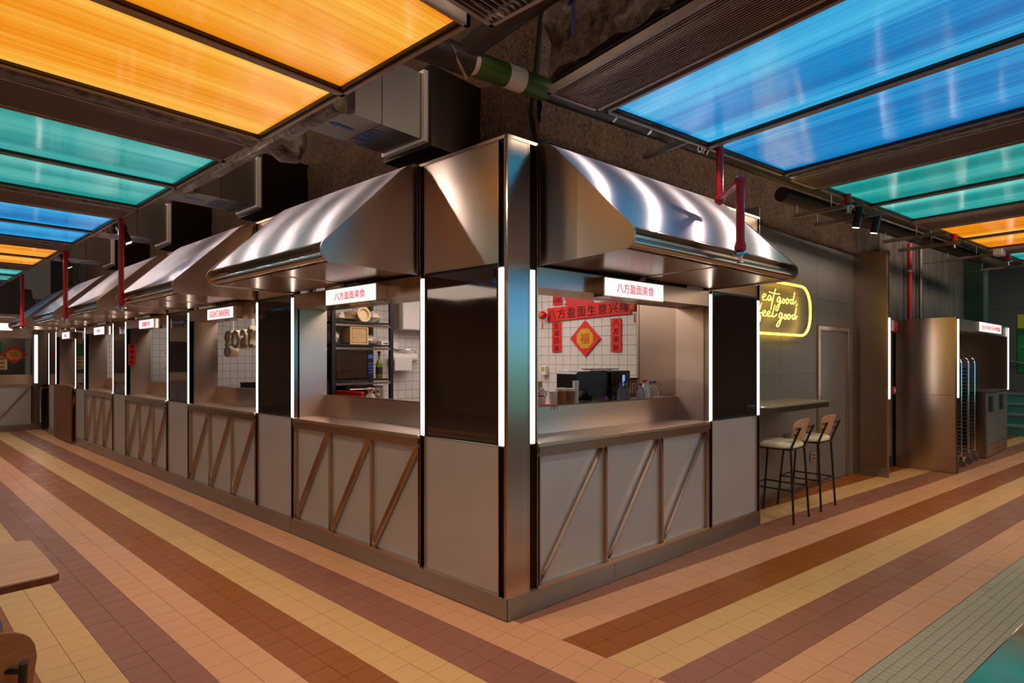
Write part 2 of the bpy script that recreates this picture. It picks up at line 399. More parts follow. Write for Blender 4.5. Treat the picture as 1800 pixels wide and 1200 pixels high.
# ---------------------------------------------------------------- kiosk facades
ZL0,ZL1=1.035,2.10
led_n={}
def led(fr,ang,u,label,v=.004,w_=.024):
    t=thing('led_strip',label,'light strip',fr(u,v,ZL0),ang,'white LED strips on the kiosk posts')
    MB().box(-w_/2,w_/2,-.004,.008,0,ZL1-ZL0).build('diffuser','led',t)
    MB().box(-w_/2-.004,w_/2+.004,.008,.014,-.01,ZL1-ZL0+.01).build('backing_channel','trim',t)
    return t
def post(fr,ang,u0,u1,par):
    # recessed dark upright between two polished flanges
    MB().box(u0,u1,.03,.05,.13,2.875).build('post_recess','dark_steel',par)
    for a in (u0,u1): MB().box(a-.004,a+.004,-.004,.05,.13,2.875).build('post_flange','trim',par)
def awning(fr,ang,u0,u1,label):
    w_=u1-u0; t=thing('awning',label,'awning',fr((u0+u1)/2,0,0),ang,'steel canopies over the service windows')
    a,b=-w_/2,w_/2
    top=[(0,2.885),(-.05,2.878),(-.10,2.855),(-.15,2.815),(-.20,2.765)]
    sheet=top+[(-.21,2.7545),(-.69,2.2723),(-.70,2.262)]
    low=[(y+.008,z-.011) for y,z in sheet[::-1]]
    mb=MB(); n=len(sheet); poly=sheet+low
    mb.prism(poly,'x',a+.012,b-.012); s=mb.build('canopy_sheet','canopy',t,True)
    arc=[(-.665+.072*math.cos(x),2.208+.072*math.sin(x)) for x in [rad(135+i*16) for i in range(9)]]
    plate=top+arc+[(-.60,2.136),(0,2.13)]
    for x in (a,b-.012): MB().prism(plate,'x',x,x+.012).build('end_plate','steel',t)
    g=[(-.70,2.26),(-.71,2.25),(-.66,2.232),(-.655,2.205),(-.665,2.2),(-.645,2.2),(-.645,2.245)]
    MB().prism(g,'x',a+.012,b-.012).build('gutter','trim',t)
    MB().tube([(a+.012,-.675,2.180),(b-.012,-.675,2.180)],.030,16).build('front_tube','trim',t,True)
    k=MB(); m_=(a+b)/2
    for x0,x1 in ((a+.012,m_-.003),(m_+.003,b-.012)):
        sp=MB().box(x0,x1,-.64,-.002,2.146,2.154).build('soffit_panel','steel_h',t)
    MB().box(m_-.022,m_+.022,-.63,-.01,2.139,2.146).build('soffit_joint_strip','steel_h',t)
    MB().box(m_-.03,m_+.03,-.06,-.03,2.12,2.139).build('soffit_bracket','chrome',t)
    return t
def counter(fr,ang,u0,u1,label):
    w_=u1-u0; t=thing('service_counter',label,'counter',fr((u0+u1)/2,0,.13),ang,'steel service counters')
    a,b=-w_/2,w_/2
    MB().box(a,b,-.018,.30,.88,.905).build('worktop','steel',t,bevel=.003)
    MB().box(a,b,-.018,-.004,.842,.88).build('worktop_edge','trim',t)
    MB().box(a,b,-.006,.03,.82,.842).build('top_rail','trim',t)
    MB().box(a,b,-.006,.03,0,.022).build('bottom_rail','trim',t)
    for i in range(3):
        x0=a+w_/3*i; x1=x0+w_/3
        MB().box(x0+.014,x1-.014,.026,.032,.022,.82).build('infill_panel','panel',t)
        # angle-section brace: two legs
        p=(x0+.03,.012,.03); q=(x1-.03,.012,.812)
        br=MB().beam(p,q,.004,.034,(0,1,0)); 
        d=Vector(q)-Vector(p); nrm=Vector((-d.z,0,d.x)).normalized()*.015
        br2=MB().beam((p[0]+nrm.x,.014,p[2]+nrm.z),(q[0]+nrm.x,.014,q[2]+nrm.z),.004,.022,(0,1,0))
        bb=MB().beam(p,q,.030,.005,(0,1,0)); 
        m=MB(); 
        for src in (bb,MB().beam((p[0]+nrm.x,.0,p[2]+nrm.z),(q[0]+nrm.x,.0,q[2]+nrm.z),.004,.022,(0,1,0))): m.add(src.v,src.f)
        m.build('diagonal_brace','trim',t)
    for i in range(4):
        x=a+w_/3*i; x=min(max(x,a+.014),b-.014)
        m=MB().box(x-.014,x+.014,.02,.026,.022,.82).box(x-.003,x+.003,-.006,.02,.022,.82); m.build('mullion','trim',t)
    return t
WN=[0]
def window(fr,ang,u0,u1,label,deep=.3):
    WN[0]+=1
    t=struct('window_%d'%WN[0],fr((u0+u1)/2,0,0),ang,label); w_=u1-u0; a,b=-w_/2,w_/2
    MB().box(a,b,deep,deep+.012,1.035,1.22).build('sill_upstand','steel',t)
    MB().box(a,b,deep,deep+.06,1.22,1.228).build('sill_ledge','trim',t)
    MB().box(a,b,.0,.012,2.0,2.125).build('header_panel','steel',t)
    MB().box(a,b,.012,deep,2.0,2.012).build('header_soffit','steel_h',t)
    MB().box(a,b,deep,deep+.012,2.0,2.6).build('header_back','steel',t)
    for x in (a-.008,b): MB().box(x,x+.008,.0,deep+.02,1.035,2.12).build('side_reveal','steel',t)
    return t
def sign(fr,ang,u0,u1,z0,z1,txt,label,tw=.62,th=.5,v=-.045,lit='sign_red'):
    t=thing('lightbox_sign',label,'sign',fr((u0+u1)/2,v,(z0+z1)/2),ang,'white lightbox signs with red lettering')
    w_=u1-u0;h=z1-z0
    MB().box(-w_/2,w_/2,-.05,.045,-h/2,h/2).build('casing','trim',t,bevel=.003)
    MB().box(-w_/2+.008,w_/2-.008,-.056,-.05,-h/2+.008,h/2-.008).build('illuminated_face','sign_face',t)
    if txt: text(txt,'lettering',lit,t,w_*tw,h*th,(0,-.057,0))
    return t
TN=[0]
def pier(fr,ang,u0,u1,label,glass_label=None,fascia=True,wide=False):
    # steel pier: lower panel, tinted glass panel, upper panel, between two posts
    TN[0]+=1; t=struct('trim_%d'%TN[0],fr((u0+u1)/2,0,0),ang,label); w_=u1-u0; a,b=-w_/2,w_/2
    p=.055
    for x0,x1 in ((a,a+p),(b-p,b)):
        MB().box(x0,x1,.035,.05,.13,2.875).build('post_recess','dark_steel',t)
        for q in (x0,x1-.005): MB().box(q,q+.005,-.002,.05,.13,2.875).build('post_flange','trim',t)
    MB().box(a+p,b-p,.010,.02,.145,1.03).build('lower_panel','panel',t)
    MB().box(a+p,b-p,-.002,.02,.13,.145).build('bottom_rail','trim',t)
    MB().box(a+p,b-p,.004,.016,2.135,2.865).build('upper_panel','steel',t)
    MB().box(a-.0,b+.0,-.004,.02,2.865,2.885).build('top_cap','trim',t)
    if glass_label:
        g=thing('glass_panel',glass_label,'glass panel',fr((u0+u1)/2,.005,1.035),ang,'black tinted glass panels')
        ww=w_/2-p-.002
        MB().box(-ww+.012,ww-.012,0,.008,.012,1.083).build('pane','glass',g)
        for d in ((-ww,ww,-.004,.01,0,.012),(-ww,ww,-.004,.01,1.083,1.097),(-ww,-ww+.012,-.004,.01,.012,1.083),(ww-.012,ww,-.004,.01,.012,1.083)):
            MB().box(*d).build('frame_bar','black_metal',g)
    return t
side='left-hand face of the kiosk row'
# bays on the long left face, in kiosk-corner order: (u0,u1) with u=-y
LB=[(-2.555,-.81),(-5.055,-3.31),(-7.535,-5.82),(-9.93,-8.24),(-12.24,-10.66)]
LP=[(-.81,-.02),(-3.31,-2.555),(-5.82,-5.055),(-8.24,-7.535),(-10.66,-9.93),(-12.98,-12.24)]
cl=['steel service counter with three braces nearest the kiosk corner on the left face','steel service counter with three braces under the bakery window','steel service counter under the window with the red vertical scroll','narrow-looking steel service counter in the fourth bay of the left face','steel service counter covered by a brown timber board at the far end']
al=['large steel canopy nearest the kiosk corner on the left face','second steel canopy along the left face, above the bakery sign','third steel canopy along the left face, behind the nearest red sprinkler pipe there','fourth steel canopy along the left face, partly hidden by the third','farthest steel canopy on the left face, behind the farthest red pipe']
wl=['service window with a black shelf rack inside','service window of the bakery with a hanging goat sign','service window with red vertical scroll','fourth service window of the left face','farthest service window of the left face']
for i,(u0,u1) in enumerate(LB):
    window(LW,LA,u0,u1,wl[i]); counter(LW,LA,u0,u1,cl[i]); awning(LW,LA,u0+.01,u1-.01,al[i])
gl=['black tinted glass panel beside the kiosk corner, left face','black tinted glass panel between the shelf rack window and the bakery window','tinted glass panel on the far side of the bakery window','tinted glass panel right of the fourth window on the left face','narrow tinted glass panel before the timber board','last tinted glass panel at the far end of the left face']
pl=['corner pier of the left face']+['steel pier of the left face']*5
for i,(u0,u1) in enumerate(LP): pier(LW,LA,u0,u1,pl[i],gl[i])
lu=[-.052,-.78,-2.585,-3.283,-5.085,-5.79,-7.565,-8.212,-9.965,-10.63,-12.27,-12.94]
for i,u in enumerate(lu): led(LW,LA,u,'white vertical LED strip on the left kiosk face, %s from the kiosk corner'%ORD[i])
# right face
RB=(.245,2.20)
window(KW,KA,*RB,'service window of the right face with red festive papers on a tiled wall inside'); counter(KW,KA,*RB,'steel service counter on the right face with three braces, reflecting blue light')
awning(KW,KA,.25,2.2,'steel canopy on the right face of the kiosk, above the tiled kitchen window')
pier(KW,KA,2.20,3.08,'right-hand pier of the right face','black tinted glass panel on the right face beside the bar stools')
TN[0]+=1; t=struct('trim_%d'%TN[0],(0,0,0),KA,'wide steel corner post of the kiosk')
MB().box(.03,.165,.0,.02,.145,2.865).build('post_face','trim',t)
MB().box(.0,.03,-.003,.03,.13,2.885).build('corner_angle','trim',t)
MB().box(.0,.24,-.004,.03,2.865,2.885).build('top_cap','trim',t)
MB().box(.03,.165,-.002,.02,.13,.145).build('bottom_rail','trim',t)
MB().box(.175,.24,.035,.05,.13,2.865).build('post_recess','dark_steel',t)
MB().box(.165,.172,-.002,.05,.13,2.865).build('post_flange','trim',t)
MB().box(.172,.178,-.0,.04,.13,2.865).build('post_flange','trim',t)
MB().box(.238,.243,-.002,.05,.13,2.865).build('post_flange','trim',t)
led(KW,KA,.208,'white vertical LED strip on the corner post of the right kiosk face')
led(KW,KA,2.228,'white vertical LED strip between the right window and black glass panel')
led(KW,KA,3.048,'white vertical LED strip at the right kiosk end, beside the neon sign')
# plinths
TN[0]+=1
p=struct('baseboard_left',(0,0,0),LA)
for k,(a_,b_) in enumerate([(-2.6,0),(-5.1,-2.604),(-7.6,-5.104),(-10.2,-7.604),(-12.98,-10.204)]): MB().box(a_,b_,-.006,.3,0.004,.131).build('plinth_panel','plinth',p)
MB().box(-12.98,0,-.010,-.006,0,.008).build('sealant_line','galv',p)
p=struct('baseboard_right',(0,0,0),KA)
for k,(a_,b_) in enumerate([(0.0,.97),(.973,3.085)]): MB().box(a_,b_,-.006,.3,0.004,.131).build('plinth_panel','plinth',p)
MB().box(0,3.085,-.010,-.006,0,.008).build('sealant_line','galv',p)
# kiosk end return beside the stools
smesh(MB().box(3.08,3.086,0.0,.36,0,2.985),'wall_kiosk_end','wallsteel',rz=KA)
smesh(MB().box(0,.3,12.98,13.0,0,2.6),'wall_kiosk_far_end','steel')
# signs
sign(LW,LA,-1.86,-1.18,1.972,2.105,'八方盈面美食','white lightbox sign with red Chinese lettering above the shelf rack window',.60,.46)
sign(LW,LA,-4.25,-3.60,1.965,2.09,'GOAT BAKERS','white lightbox sign reading GOAT BAKERS',.78,.52)
sign(LW,LA,-6.58,-5.99,1.955,2.08,'凰城虾美食','small lightbox sign above the window with the red scroll',.52,.5)
sign(LW,LA,-8.90,-8.30,1.94,2.07,'煲仔','small far lightbox sign with two characters in the fourth bay',.34,.45)
sign(LW,LA,-11.18,-10.6,1.93,2.06,'粉面','farthest lightbox sign on the left face, above the timber board',.30,.45)
sign(KW,KA,.757,1.42,1.972,2.105,'八方盈面美食','white lightbox sign with red Chinese lettering on the right face',.62,.50)
# timber board
o=MB().box(-.74,.74,-.05,-.024,0,1.04).build('timber_board','walnut',bevel=.004); o.location=LW(-11.46,0,.03); o.rotation_euler=(0,0,LA); tag(o,'brown timber board leaning over the far counter front','board')
# ---------------------------------------------------------------- kitchens behind the windows
def tiled(name,origin,rz,w_,h,z0,nx,nz,jx0,jx1,jz0,jz1):
    # wall slab in local x,z facing -y, tiles .1 m; tiles inside the window of indices are single pieces
    root=MB().box(0,w_,0.004,.06,0,2.6).build(name,'grout_w'); root.location=origin; root.rotation_euler=(0,0,rz); root['kind']='structure'
    T=.1; g=.0035; me=MB().box(0,T-g,-.0,.005,0,T-g).mesh('wall_tile',M['wall_tile'])
    f=MB()
    for i in range(int(w_/T)):
        for j in range(int((h)/T)):
            z=z0+j*T
            if jx0<=i<jx1 and jz0<=j<jz1: inst('wall_tile',me,root,(i*T,random.uniform(-.0008,.0008),z))
            else: f.box(i*T,i*T+T-g,0,.005,z,z+T-g)
    if f.v: o=f.build('wall_tile_field','wall_tile',root); o['kind']='stuff'
    return root
# wall A at x=2.55 facing -x ; local x runs -y (from y=3.1 down to y=.48)
tiled('wall_kitchen_back',(2.55,3.09,0),rad(-90),2.6,1.7,.9,26,17,8,26,1,16)
tiled('wall_kitchen_partition',(.35,3.1,0),0,2.2,1.7,.9,22,17,8,20,1,16)
tiled('wall_bakery_partition',(.35,5.75,0),0,2.2,1.7,.9,22,17,0,12,1,14)
tiled('wall_stall_partition',(.35,8.25,0),0,2.2,1.7,.9,22,17,0,0,0,0)
tiled('wall_stall_partition',(.35,10.75,0),0,2.2,1.7,.9,22,17,0,12,2,14)
tiled('wall_stall_partition',(.35,12.9,0),0,2.2,1.7,.9,22,17,0,0,0,0)
smesh(MB().box(2.55,2.6,3.15,13,0,2.6),'wall_stalls_back','plaster')
smesh(MB().box(2.552,3.0,.40,.478,0,2.6),'wall_kitchen_return','plaster')
smesh(MB().box(.34,2.6,.36,13,2.6,2.63),'ceiling_kitchens','plaster')
smesh(MB().box(.3,.66,0,0,0,0).box(2.205,2.215,.31,.72,1.0,2.6),'wall_kitchen_side','steel_h',rz=KA)
smesh(MB().box(2.2,3.0,.72,.74,0,2.6),'wall_kitchen_corner','steel_h',rz=KA)
# interior counter under the right window and the left window
t=thing('kitchen_counter','steel kitchen counter just inside the right service window','counter',KW(0,0,0),KA)
MB().box(.4,2.19,.36,.86,1.195,1.222).build('worktop','steel',t); MB().box(.4,2.19,.37,.40,.1,1.195).build('front_panel','panel',t)
t=thing('prep_counter','steel prep counter inside the left service window','counter',(0,0,0),0)
MB().box(.36,.62,.95,2.68,1.10,1.13).build('worktop','steel',t); MB().box(.36,.38,.95,2.68,.1,1.10).build('front_panel','panel',t)
t=thing('back_counter','low dark counter against the tiled back wall of the corner kitchen','counter')
MB().box(2.0,2.54,.5,3.0,.84,.88).build('worktop','steel',t); MB().box(2.02,2.04,.5,3.0,.1,.84).build('front_panel','dark_steel',t)
# papers on the tiled wall (x=2.55 plane, faces -x): local x=-y
def paper(name,label,y,z,w_,h,txt=None,vert=False,mat_='red_matte',tc='ink',rot=0,x=2.538,cat='banner',tsz=.8):
    t=thing(name,label,cat,(x,y,z),rad(-90)); 
    c,s_=math.cos(rot),math.sin(rot)
    P=[(c*a*w_/2-s_*b*h/2, s_*a*w_/2+c*b*h/2) for a,b in ((-1,-1),(1,-1),(1,1),(-1,1))]
    MB().prism(P,'y',-.0015,.0015).build('paper',mat_,t)
    if txt:
        n=len(txt)
        for i,ch in enumerate(txt):
            if vert: px_,pz_=0,h/2-h*(i+.5)/n; s2=min(w_*.62,h/n*.72)
            else: px_,pz_=-w_/2+w_*(i+.5)/n,0; s2=min(h*tsz,w_/n*.8)
            X=c*px_-s_*pz_; Z=s_*px_+c*pz_
            text(ch,'character',tc,t,s2,s2,(X,-.004,Z),(PI/2,rot*-1,0),.0015)
    return t
paper('festive_banner','wide red banner with black brush characters across the tiled wall',1.17,2.065,1.05,.15,'八方盈面生意兴隆',rot=.035,x=2.532)
paper('festive_scroll','left red vertical scroll on the tiled kitchen wall',1.57,1.80,.125,.33,'五湖四海',True)
paper('festive_scroll','right red vertical scroll on the tiled kitchen wall',.815,1.80,.12,.34,'八方来财',True)
paper('festive_scroll','cropped red paper strip above the left end of the banner',1.56,2.2,.125,.1,'兴旺')
paper('festive_scroll','cropped red paper strip above the right end of the banner',.83,2.17,.13,.12,None)
t=thing('festive_paper','red scalloped paper ornament above the middle of the banner','ornament',(2.53,1.27,2.17),rad(-90))
MB().prism([(-.2,.06),(-.16,.0),(-.2,-.02),(-.12,-.035),(-.1,-.07),(.1,-.07),(.12,-.035),(.2,-.02),(.16,0),(.2,.06)],'y',-.0015,.0015).build('paper','red',t)
def diamond(loc,rz,sc,label,kx=1):
    t=thing('fortune_diamond',label,'ornament',loc,rz)
    MB().prism([(-.235*sc*kx,0),(0,-.235*sc),(.235*sc*kx,0),(0,.235*sc)],'y',-.002,.002).build('paper','red_matte',t)
    MB().prism([(math.cos(i*PI/8)*sc*(.125+.012*(i%2))*kx,math.sin(i*PI/8)*sc*(.125+.012*(i%2))) for i in range(16)],'y',-.004,-.002).build('gold_disc','gold',t)
    text('福','character','red_matte',t,.14*sc*kx,.14*sc,(0,-.006,0),depth=.002)
    return t
diamond((2.532,1.19,1.775),rad(-90),.82,'red paper diamond with a gold fortune character on the tiled wall of the corner kitchen')
def lantern(loc,label):
    t=thing('paper_lantern',label,'lantern',loc); b=MB()
    b.lathe([(.01,-.045),(.035,-.035),(.05,-.015),(.053,0),(.05,.015),(.035,.035),(.01,.045)]); b.build('lantern_body','red',t,True)
    MB().tube([(0,0,.045),(0,0,.16)],.002,5).build('hanging_cord','red',t)
    MB().lathe([(.004,0),(.009,-.09)],(0,0,-.06),8).build('tassel','red',t)
    text('福','character','gold',t,.05,.05,(-.055,0,0),(PI/2,0,-PI/2),.001)
lantern((2.45,1.70,2.04),'small red paper lantern at the left of the tiled kitchen wall')
lantern((2.45,.55,2.06),'small red paper lantern right of the banner, half hidden by the sign')
t=thing('soap_dispenser','small clear wall dispenser with a yellow tag on the tiled wall','dispenser',(2.54,1.72,1.43),rad(-90))
MB().box(-.035,.035,-.06,0,-.05,.05).build('dispenser_body','white_plastic',t,bevel=.006); MB().box(-.02,.02,-.066,-.06,.0,.04).build('tag','gold',t)
for y in (1.44,1.25): 
    t=thing('wall_socket','white socket on the kitchen tiles, %s of the pair above the black machine'%('left' if y>1.3 else 'right'),'socket',(2.54,y,1.40),rad(-90))
    MB().box(-.04,.04,-.008,0,-.04,.04).build('faceplate','white_plastic',t,bevel=.003); MB().box(-.012,.012,-.011,-.008,-.01,.012).build('switch','blue_ink',t)
# point-of-sale machine on the counter
def kb(name,label,cat,u,v,z): return thing(name,label,cat,KW(u,v,z),KA)
t=kb('drinks_machine','large black drinks machine on the kitchen counter in the right window','machine',1.534,.60,1.222)
MB().prism([(-.414,.085),(-.414,.215),(-.39,.232),(-.02,.232),(-.02,.0),(-.24,.0),(-.30,.085)],'y',-.10,.12).build('machine_body','black_plastic',t,bevel=.006)
MB().box(-.02,.22,-.13,.12,0,.236).build('dispensing_tower','black_plastic',t,bevel=.006)
MB().box(.0,.20,-.134,-.13,.07,.222).build('control_screen','glass',t)
MB().box(.11,.14,-.137,-.134,.11,.20).build('blue_display',emit('blue_display',(.05,.3,.8),.8),t)
MB().box(-.16,.16,-.05,.08,.245,.252).build('top_tray','dark_steel',t)
for x in (-.12,.11): MB().tube([(x,0,.23),(x,0,.247)],.006,6).build('tray_foot','black_metal',t)
MB().box(-.24,-.02,-.11,-.05,.0,.045).build('drip_tray','dark_steel',t)
t=kb('card_box','dark printed carton standing behind the water bottles','box',1.93,.66,1.222)
MB().box(-.11,.11,-.05,.05,0,.15).build('carton','brown_card',t); MB().box(-.115,.115,-.055,.055,.15,.165).build('lid','black_plastic',t)
for i in range(5): MB().box(-.09+i*.038,-.07+i*.038,-.053,-.05,.03,.12).build('printed_bar','white_ink',t)
def cup(u,v,z,r,h,mat_,label,n=1,name='paper_cup'):
    t=kb(name,label,'cup',u,v,z)
    MB().lathe([(r*.8,0),(r,h),(r*1.08,h),(r*1.08,h+.006),(r*.95,h+.006)],(0,0,0),18).build('cup_body',mat_,t,True)
    if mat_=='brown_card': MB().lathe([(r*1.04,h*.93),(r*1.10,h*.93),(r*1.10,h+.012),(r*.9,h+.012)],(0,0,0),18).build('rim','white_plastic',t,True)
    return t
cup(.87,.42,1.222,.042,.105,'brown_card','stack of brown sleeved paper cups, left of the pair on the counter')
cup(.962,.42,1.222,.042,.100,'brown_card','stack of brown sleeved paper cups, right of the pair on the counter')
t=cup(1.03,.42,1.222,.024,.16,'white_plastic','tall white stack of lids beside the black machine')
cup(.787,.42,1.222,.032,.09,'white_plastic','translucent plastic cup stack left of the brown cups')
t=kb('straw_bundle','bundle of tan paper straws standing at the left of the counter','straws',.69,.45,1.222)
for i in range(9): MB().tube([(random.uniform(-.014,.014),random.uniform(-.014,.014),0),(random.uniform(-.02,.02),random.uniform(-.02,.02),.17)],.005,6).build('straw','beige_plastic',t)
t=kb('cat_figurine','small white lucky cat figurine with red collar at the left of the sill','figurine',.625,.375,1.229)
MB().lathe([(.028,0),(.034,.02),(.03,.05),(.018,.062),(.026,.075),(.03,.095),(.018,.115),(.004,.12)],(0,0,0),14).build('figurine_body','white_plastic',t,True)
for s_ in (-1,1): MB().lathe([(.008,0),(.001,.02)],(s_*.016,0,.108),8).build('ear','white_plastic',t)
MB().lathe([(.022,.0),(.024,.006),(.022,.012)],(0,0,.056),14).build('collar','red',t)
MB().tube([(.02,-.012,.04),(.035,-.018,.07),(.034,-.018,.10)],.007,7).build('raised_arm','white_plastic',t,True)
t=kb('red_mat','small red tasselled mat draped over the window sill','mat',.60,.335,1.229)
MB().box(-.13,.09,-.045,.03,0,.004).build('mat','red_matte',t)
for i in range(2): MB().tube([(.06+i*.03,-.045,.003),(.07+i*.03,-.05,-.03)],.003,5).build('tassel','red_matte',t)
def bottle(u,v,z,label,cap='purple',body='white_plastic',r=.038,h=.12):
    t=kb('drink_bottle',label,'bottle',u,v,z)
    g=NT('clear_plastic'+label[:4]); g.set(col=(.75,.72,.78),rough=.08,trans=.85,ior=1.3)
    MB().lathe([(r*.9,0),(r,.01),(r,h*.45),(r*.75,h*.72),(r*.32,h*.88),(r*.32,h)],(0,0,0),16).build('bottle_body',g.m if body!='white_plastic' else M[body],t,True)
    MB().lathe([(r*.42,h),(r*.42,h+.02)],(0,0,0),12).build('cap',cap,t,True)
    return t
bottle(1.572,.42,1.222,'clear bottle with purple cap, leftmost on the counter right of the machine',body='c')
bottle(1.653,.44,1.222,'clear bottle with purple cap, second from left beside the machine',body='c',h=.13)
bottle(1.775,.38,1.222,'squat clear bottle with purple cap in the middle of the counter',body='c',h=.11)
bottle(1.885,.42,1.222,'white jug with red cap on the kitchen counter','red',h=.135,r=.045)
bottle(2.015,.45,1.222,'clear bottle with purple cap, second from the right end of the counter',body='c')
bottle(2.095,.47,1.222,'clear bottle with purple cap at the right end of the counter',body='c')
t=kb('loose_cap','loose purple bottle cap in front of the machine','cap',1.34,.40,1.222); MB().lathe([(.018,0),(.02,.035),(.0185,.038)],(0,0,0),14).build('cap_body','purple',t,True)
# ---------------------------------------------------------------- shelf rack in left window
t=thing('shelf_rack','black metal shelf rack holding bags and a microwave behind the left window','rack',(.45,2.70,0))
for x in (.02,.70):
    for y in (0,.36): MB().box(x-.02,x+.02,y-.015,y+.015,0,2.55).build('post','black_metal',t)
SZ=[1.06,1.335,1.685,1.915]
for z in SZ: 
    MB().box(.04,.68,-.01,.37,z,z+.018).build('shelf','black_metal',t)
    MB().box(.04,.68,-.016,-.008,z-.035,z-.012).build('shelf_rail','trim' if z>1.3 else 'black_metal',t)
def bag(x,y,z,sx,sy,sz,label,mat_):
    b=MB(); n=18; m=10; vs=[]
    for i in range(m+1):
        th=PI*i/m
        for j in range(n):
            ph=2*PI*j/n; d=Vector((math.sin(th)*math.cos(ph),math.sin(th)*math.sin(ph),-math.cos(th)))
            k=1+.35*noise.noise(d*3+Vector((x*9,0,z*5)))
            p_=Vector((d.x*sx,d.y*sy,d.z*sz))*k; p_.z=max(p_.z,-sz*.85); vs.append(p_)
    fs=[(i*n+j,i*n+(j+1)%n,(i+1)*n+(j+1)%n,(i+1)*n+j) for i in range(m) for j in range(n)]
    b.add(vs,fs); o=b.build('plastic_bag',mat_,None,True); o.location=(x,y,z+sz*.85); tag(o,label,'bag')
pb=NT('cloudy_film'); pb.set(col=sl((205,192,176)),rough=.25,coat=.4); pb.bump(pb.noise(22,pb.coord(),5,.7),.7,.02); M['film']=pb.m
pc=NT('tan_film'); pc.set(col=sl((190,155,108)),rough=.3,coat=.3); pc.bump(pc.noise(22,pc.coord(),5,.7),.7,.02); M['tanfilm']=pc.m
bag(.58,2.84,1.933,.085,.10,.062,'clear plastic bag at the left of the top rack shelf','film')
bag(1.02,2.86,1.933,.085,.10,.068,'crumpled clear plastic bag at the right of the top rack shelf','film')
bag(.80,2.90,1.933,.11,.10,.062,'tan plastic bag in the middle of the top rack shelf','tanfilm')
bag(.54,2.84,1.703,.05,.10,.08,'clear plastic bag at the left of the middle rack shelf','film')
bag(.97,2.84,1.703,.09,.10,.055,'crumpled clear bag beside the tub on the middle rack shelf','film')
o=MB().lathe([(.05,0),(.075,.02),(.078,.03),(.06,.03),(.045,.01)],(0,0,0),22).build('round_tub','beige_plastic',None,True); o.location=(.83,2.74,2.005); o.rotation_euler=(rad(80),0,0); tag(o,'round tan plastic tub lying on its side on the top rack shelf','tub')
t=thing('square_tub','beige square plastic tub tipped on its side on the middle rack shelf','tub',(.76,2.76,1.79))
MB().box(-.10,.10,-.06,.12,-.085,.085).build('tub_body','beige_plastic',t,bevel=.02); MB().box(-.08,.08,-.064,-.06,-.065,.065).build('opening','tanfilm',t)
for d in ((-.105,.105,-.07,-.058,-.09,-.075),(-.105,.105,-.07,-.058,.075,.09),(-.105,-.09,-.07,-.058,-.075,.075),(.09,.105,-.07,-.058,-.075,.075)): MB().box(*d).build('rim','beige_plastic',t)
t=thing('small_box','small white box at the right end of the middle rack shelf','box',(1.09,2.75,1.703)); MB().box(-.05,.05,-.04,.04,0,.04).build('carton','white_plastic',t,bevel=.002); MB().box(-.03,.03,-.042,-.04,.01,.025).build('label','galv',t)
t=thing('microwave','black microwave oven on the rack','microwave',(.735,2.72,1.353))
MB().box(-.235,.21,0,.32,.005,.29).build('oven_body','black_plastic',t,bevel=.006)
MB().box(-.225,.125,-.012,0,.012,.283).build('door','glass',t); MB().box(.13,.205,-.01,0,.012,.283).build('control_panel','black_plastic',t)
for i in range(4):
    for j in range(3): MB().box(.142+j*.02,.156+j*.02,-.012,-.01,.06+i*.03,.074+i*.03).build('button','blue_ink',t)
MB().box(.14,.195,-.012,-.01,.21,.25).build('display','blue_ink',t)
t=thing('sauce_bottle','tall green glass bottle beside the microwave','bottle',(1.03,2.74,1.353))
gg=NT('olive_glass'); gg.set(col=(.22,.26,.02),rough=.05,trans=.5,ior=1.45)
MB().lathe([(.032,0),(.036,.01),(.036,.15),(.02,.19),(.012,.21),(.012,.255)],(0,0,0),16).build('bottle_body',gg.m,t,True); MB().lathe([(.015,.255),(.015,.285)],(0,0,0),12).build('cap','black_plastic',t,True); MB().lathe([(.037,.05),(.037,.12)],(0,0,0),16).build('label','ink',t,True)
t=thing('toaster_oven','small steel oven on the lowest visible rack shelf','oven',(.86,2.74,1.078)); MB().box(-.22,.22,0,.28,0,.20).build('oven_body','dark_steel',t,bevel=.005); MB().box(-.21,.10,-.01,0,.02,.17).build('door','glass',t); MB().box(.11,.21,-.008,0,.01,.19).build('control_panel','steel',t)
for i in range(3): 
    o=MB().lathe([(.016,0),(.014,.014)],(0,0,0),12).build('knob','chrome',t,True); o.location=(.16,-.008,.045+.055*i); o.rotation_euler=(PI/2,0,0)
MB().tube([(-.2,-.03,.175),(.09,-.03,.175)],.006,8).build('handle','trim',t)
t=thing('red_tray','red plastic tray standing on the prep counter','tray',(.50,2.46,1.13)); MB().box(-.03,.0,-.24,.20,0,.125).build('tray_body','red',t,bevel=.006); MB().box(-.036,-.03,-.24,.20,.11,.125).build('rim','red',t)
t=thing('oil_jug','clear oil jug with a red cap and loop handle on the prep counter','jug',(.50,2.12,1.13))
gj=NT('clear_jug'); gj.set(col=(.75,.75,.68),rough=.1,trans=.7,ior=1.3)
MB().lathe([(.06,0),(.065,.02),(.062,.06),(.03,.11),(.018,.12),(.018,.135)],(0,0,0),16).build('jug_body',gj.m,t,True); MB().lathe([(.02,.135),(.02,.155)],(0,0,0),12).build('cap','red',t,True)
MB().tube([(0,-.02,.13),(0,-.06,.15),(0,-.05,.165),(0,.05,.165),(0,.05,.15),(0,.02,.13)],.004,6).build('loop_handle','white_plastic',t,True)
MB().box(-.066,-.058,-.03,.04,.02,.05).build('label','green',t)
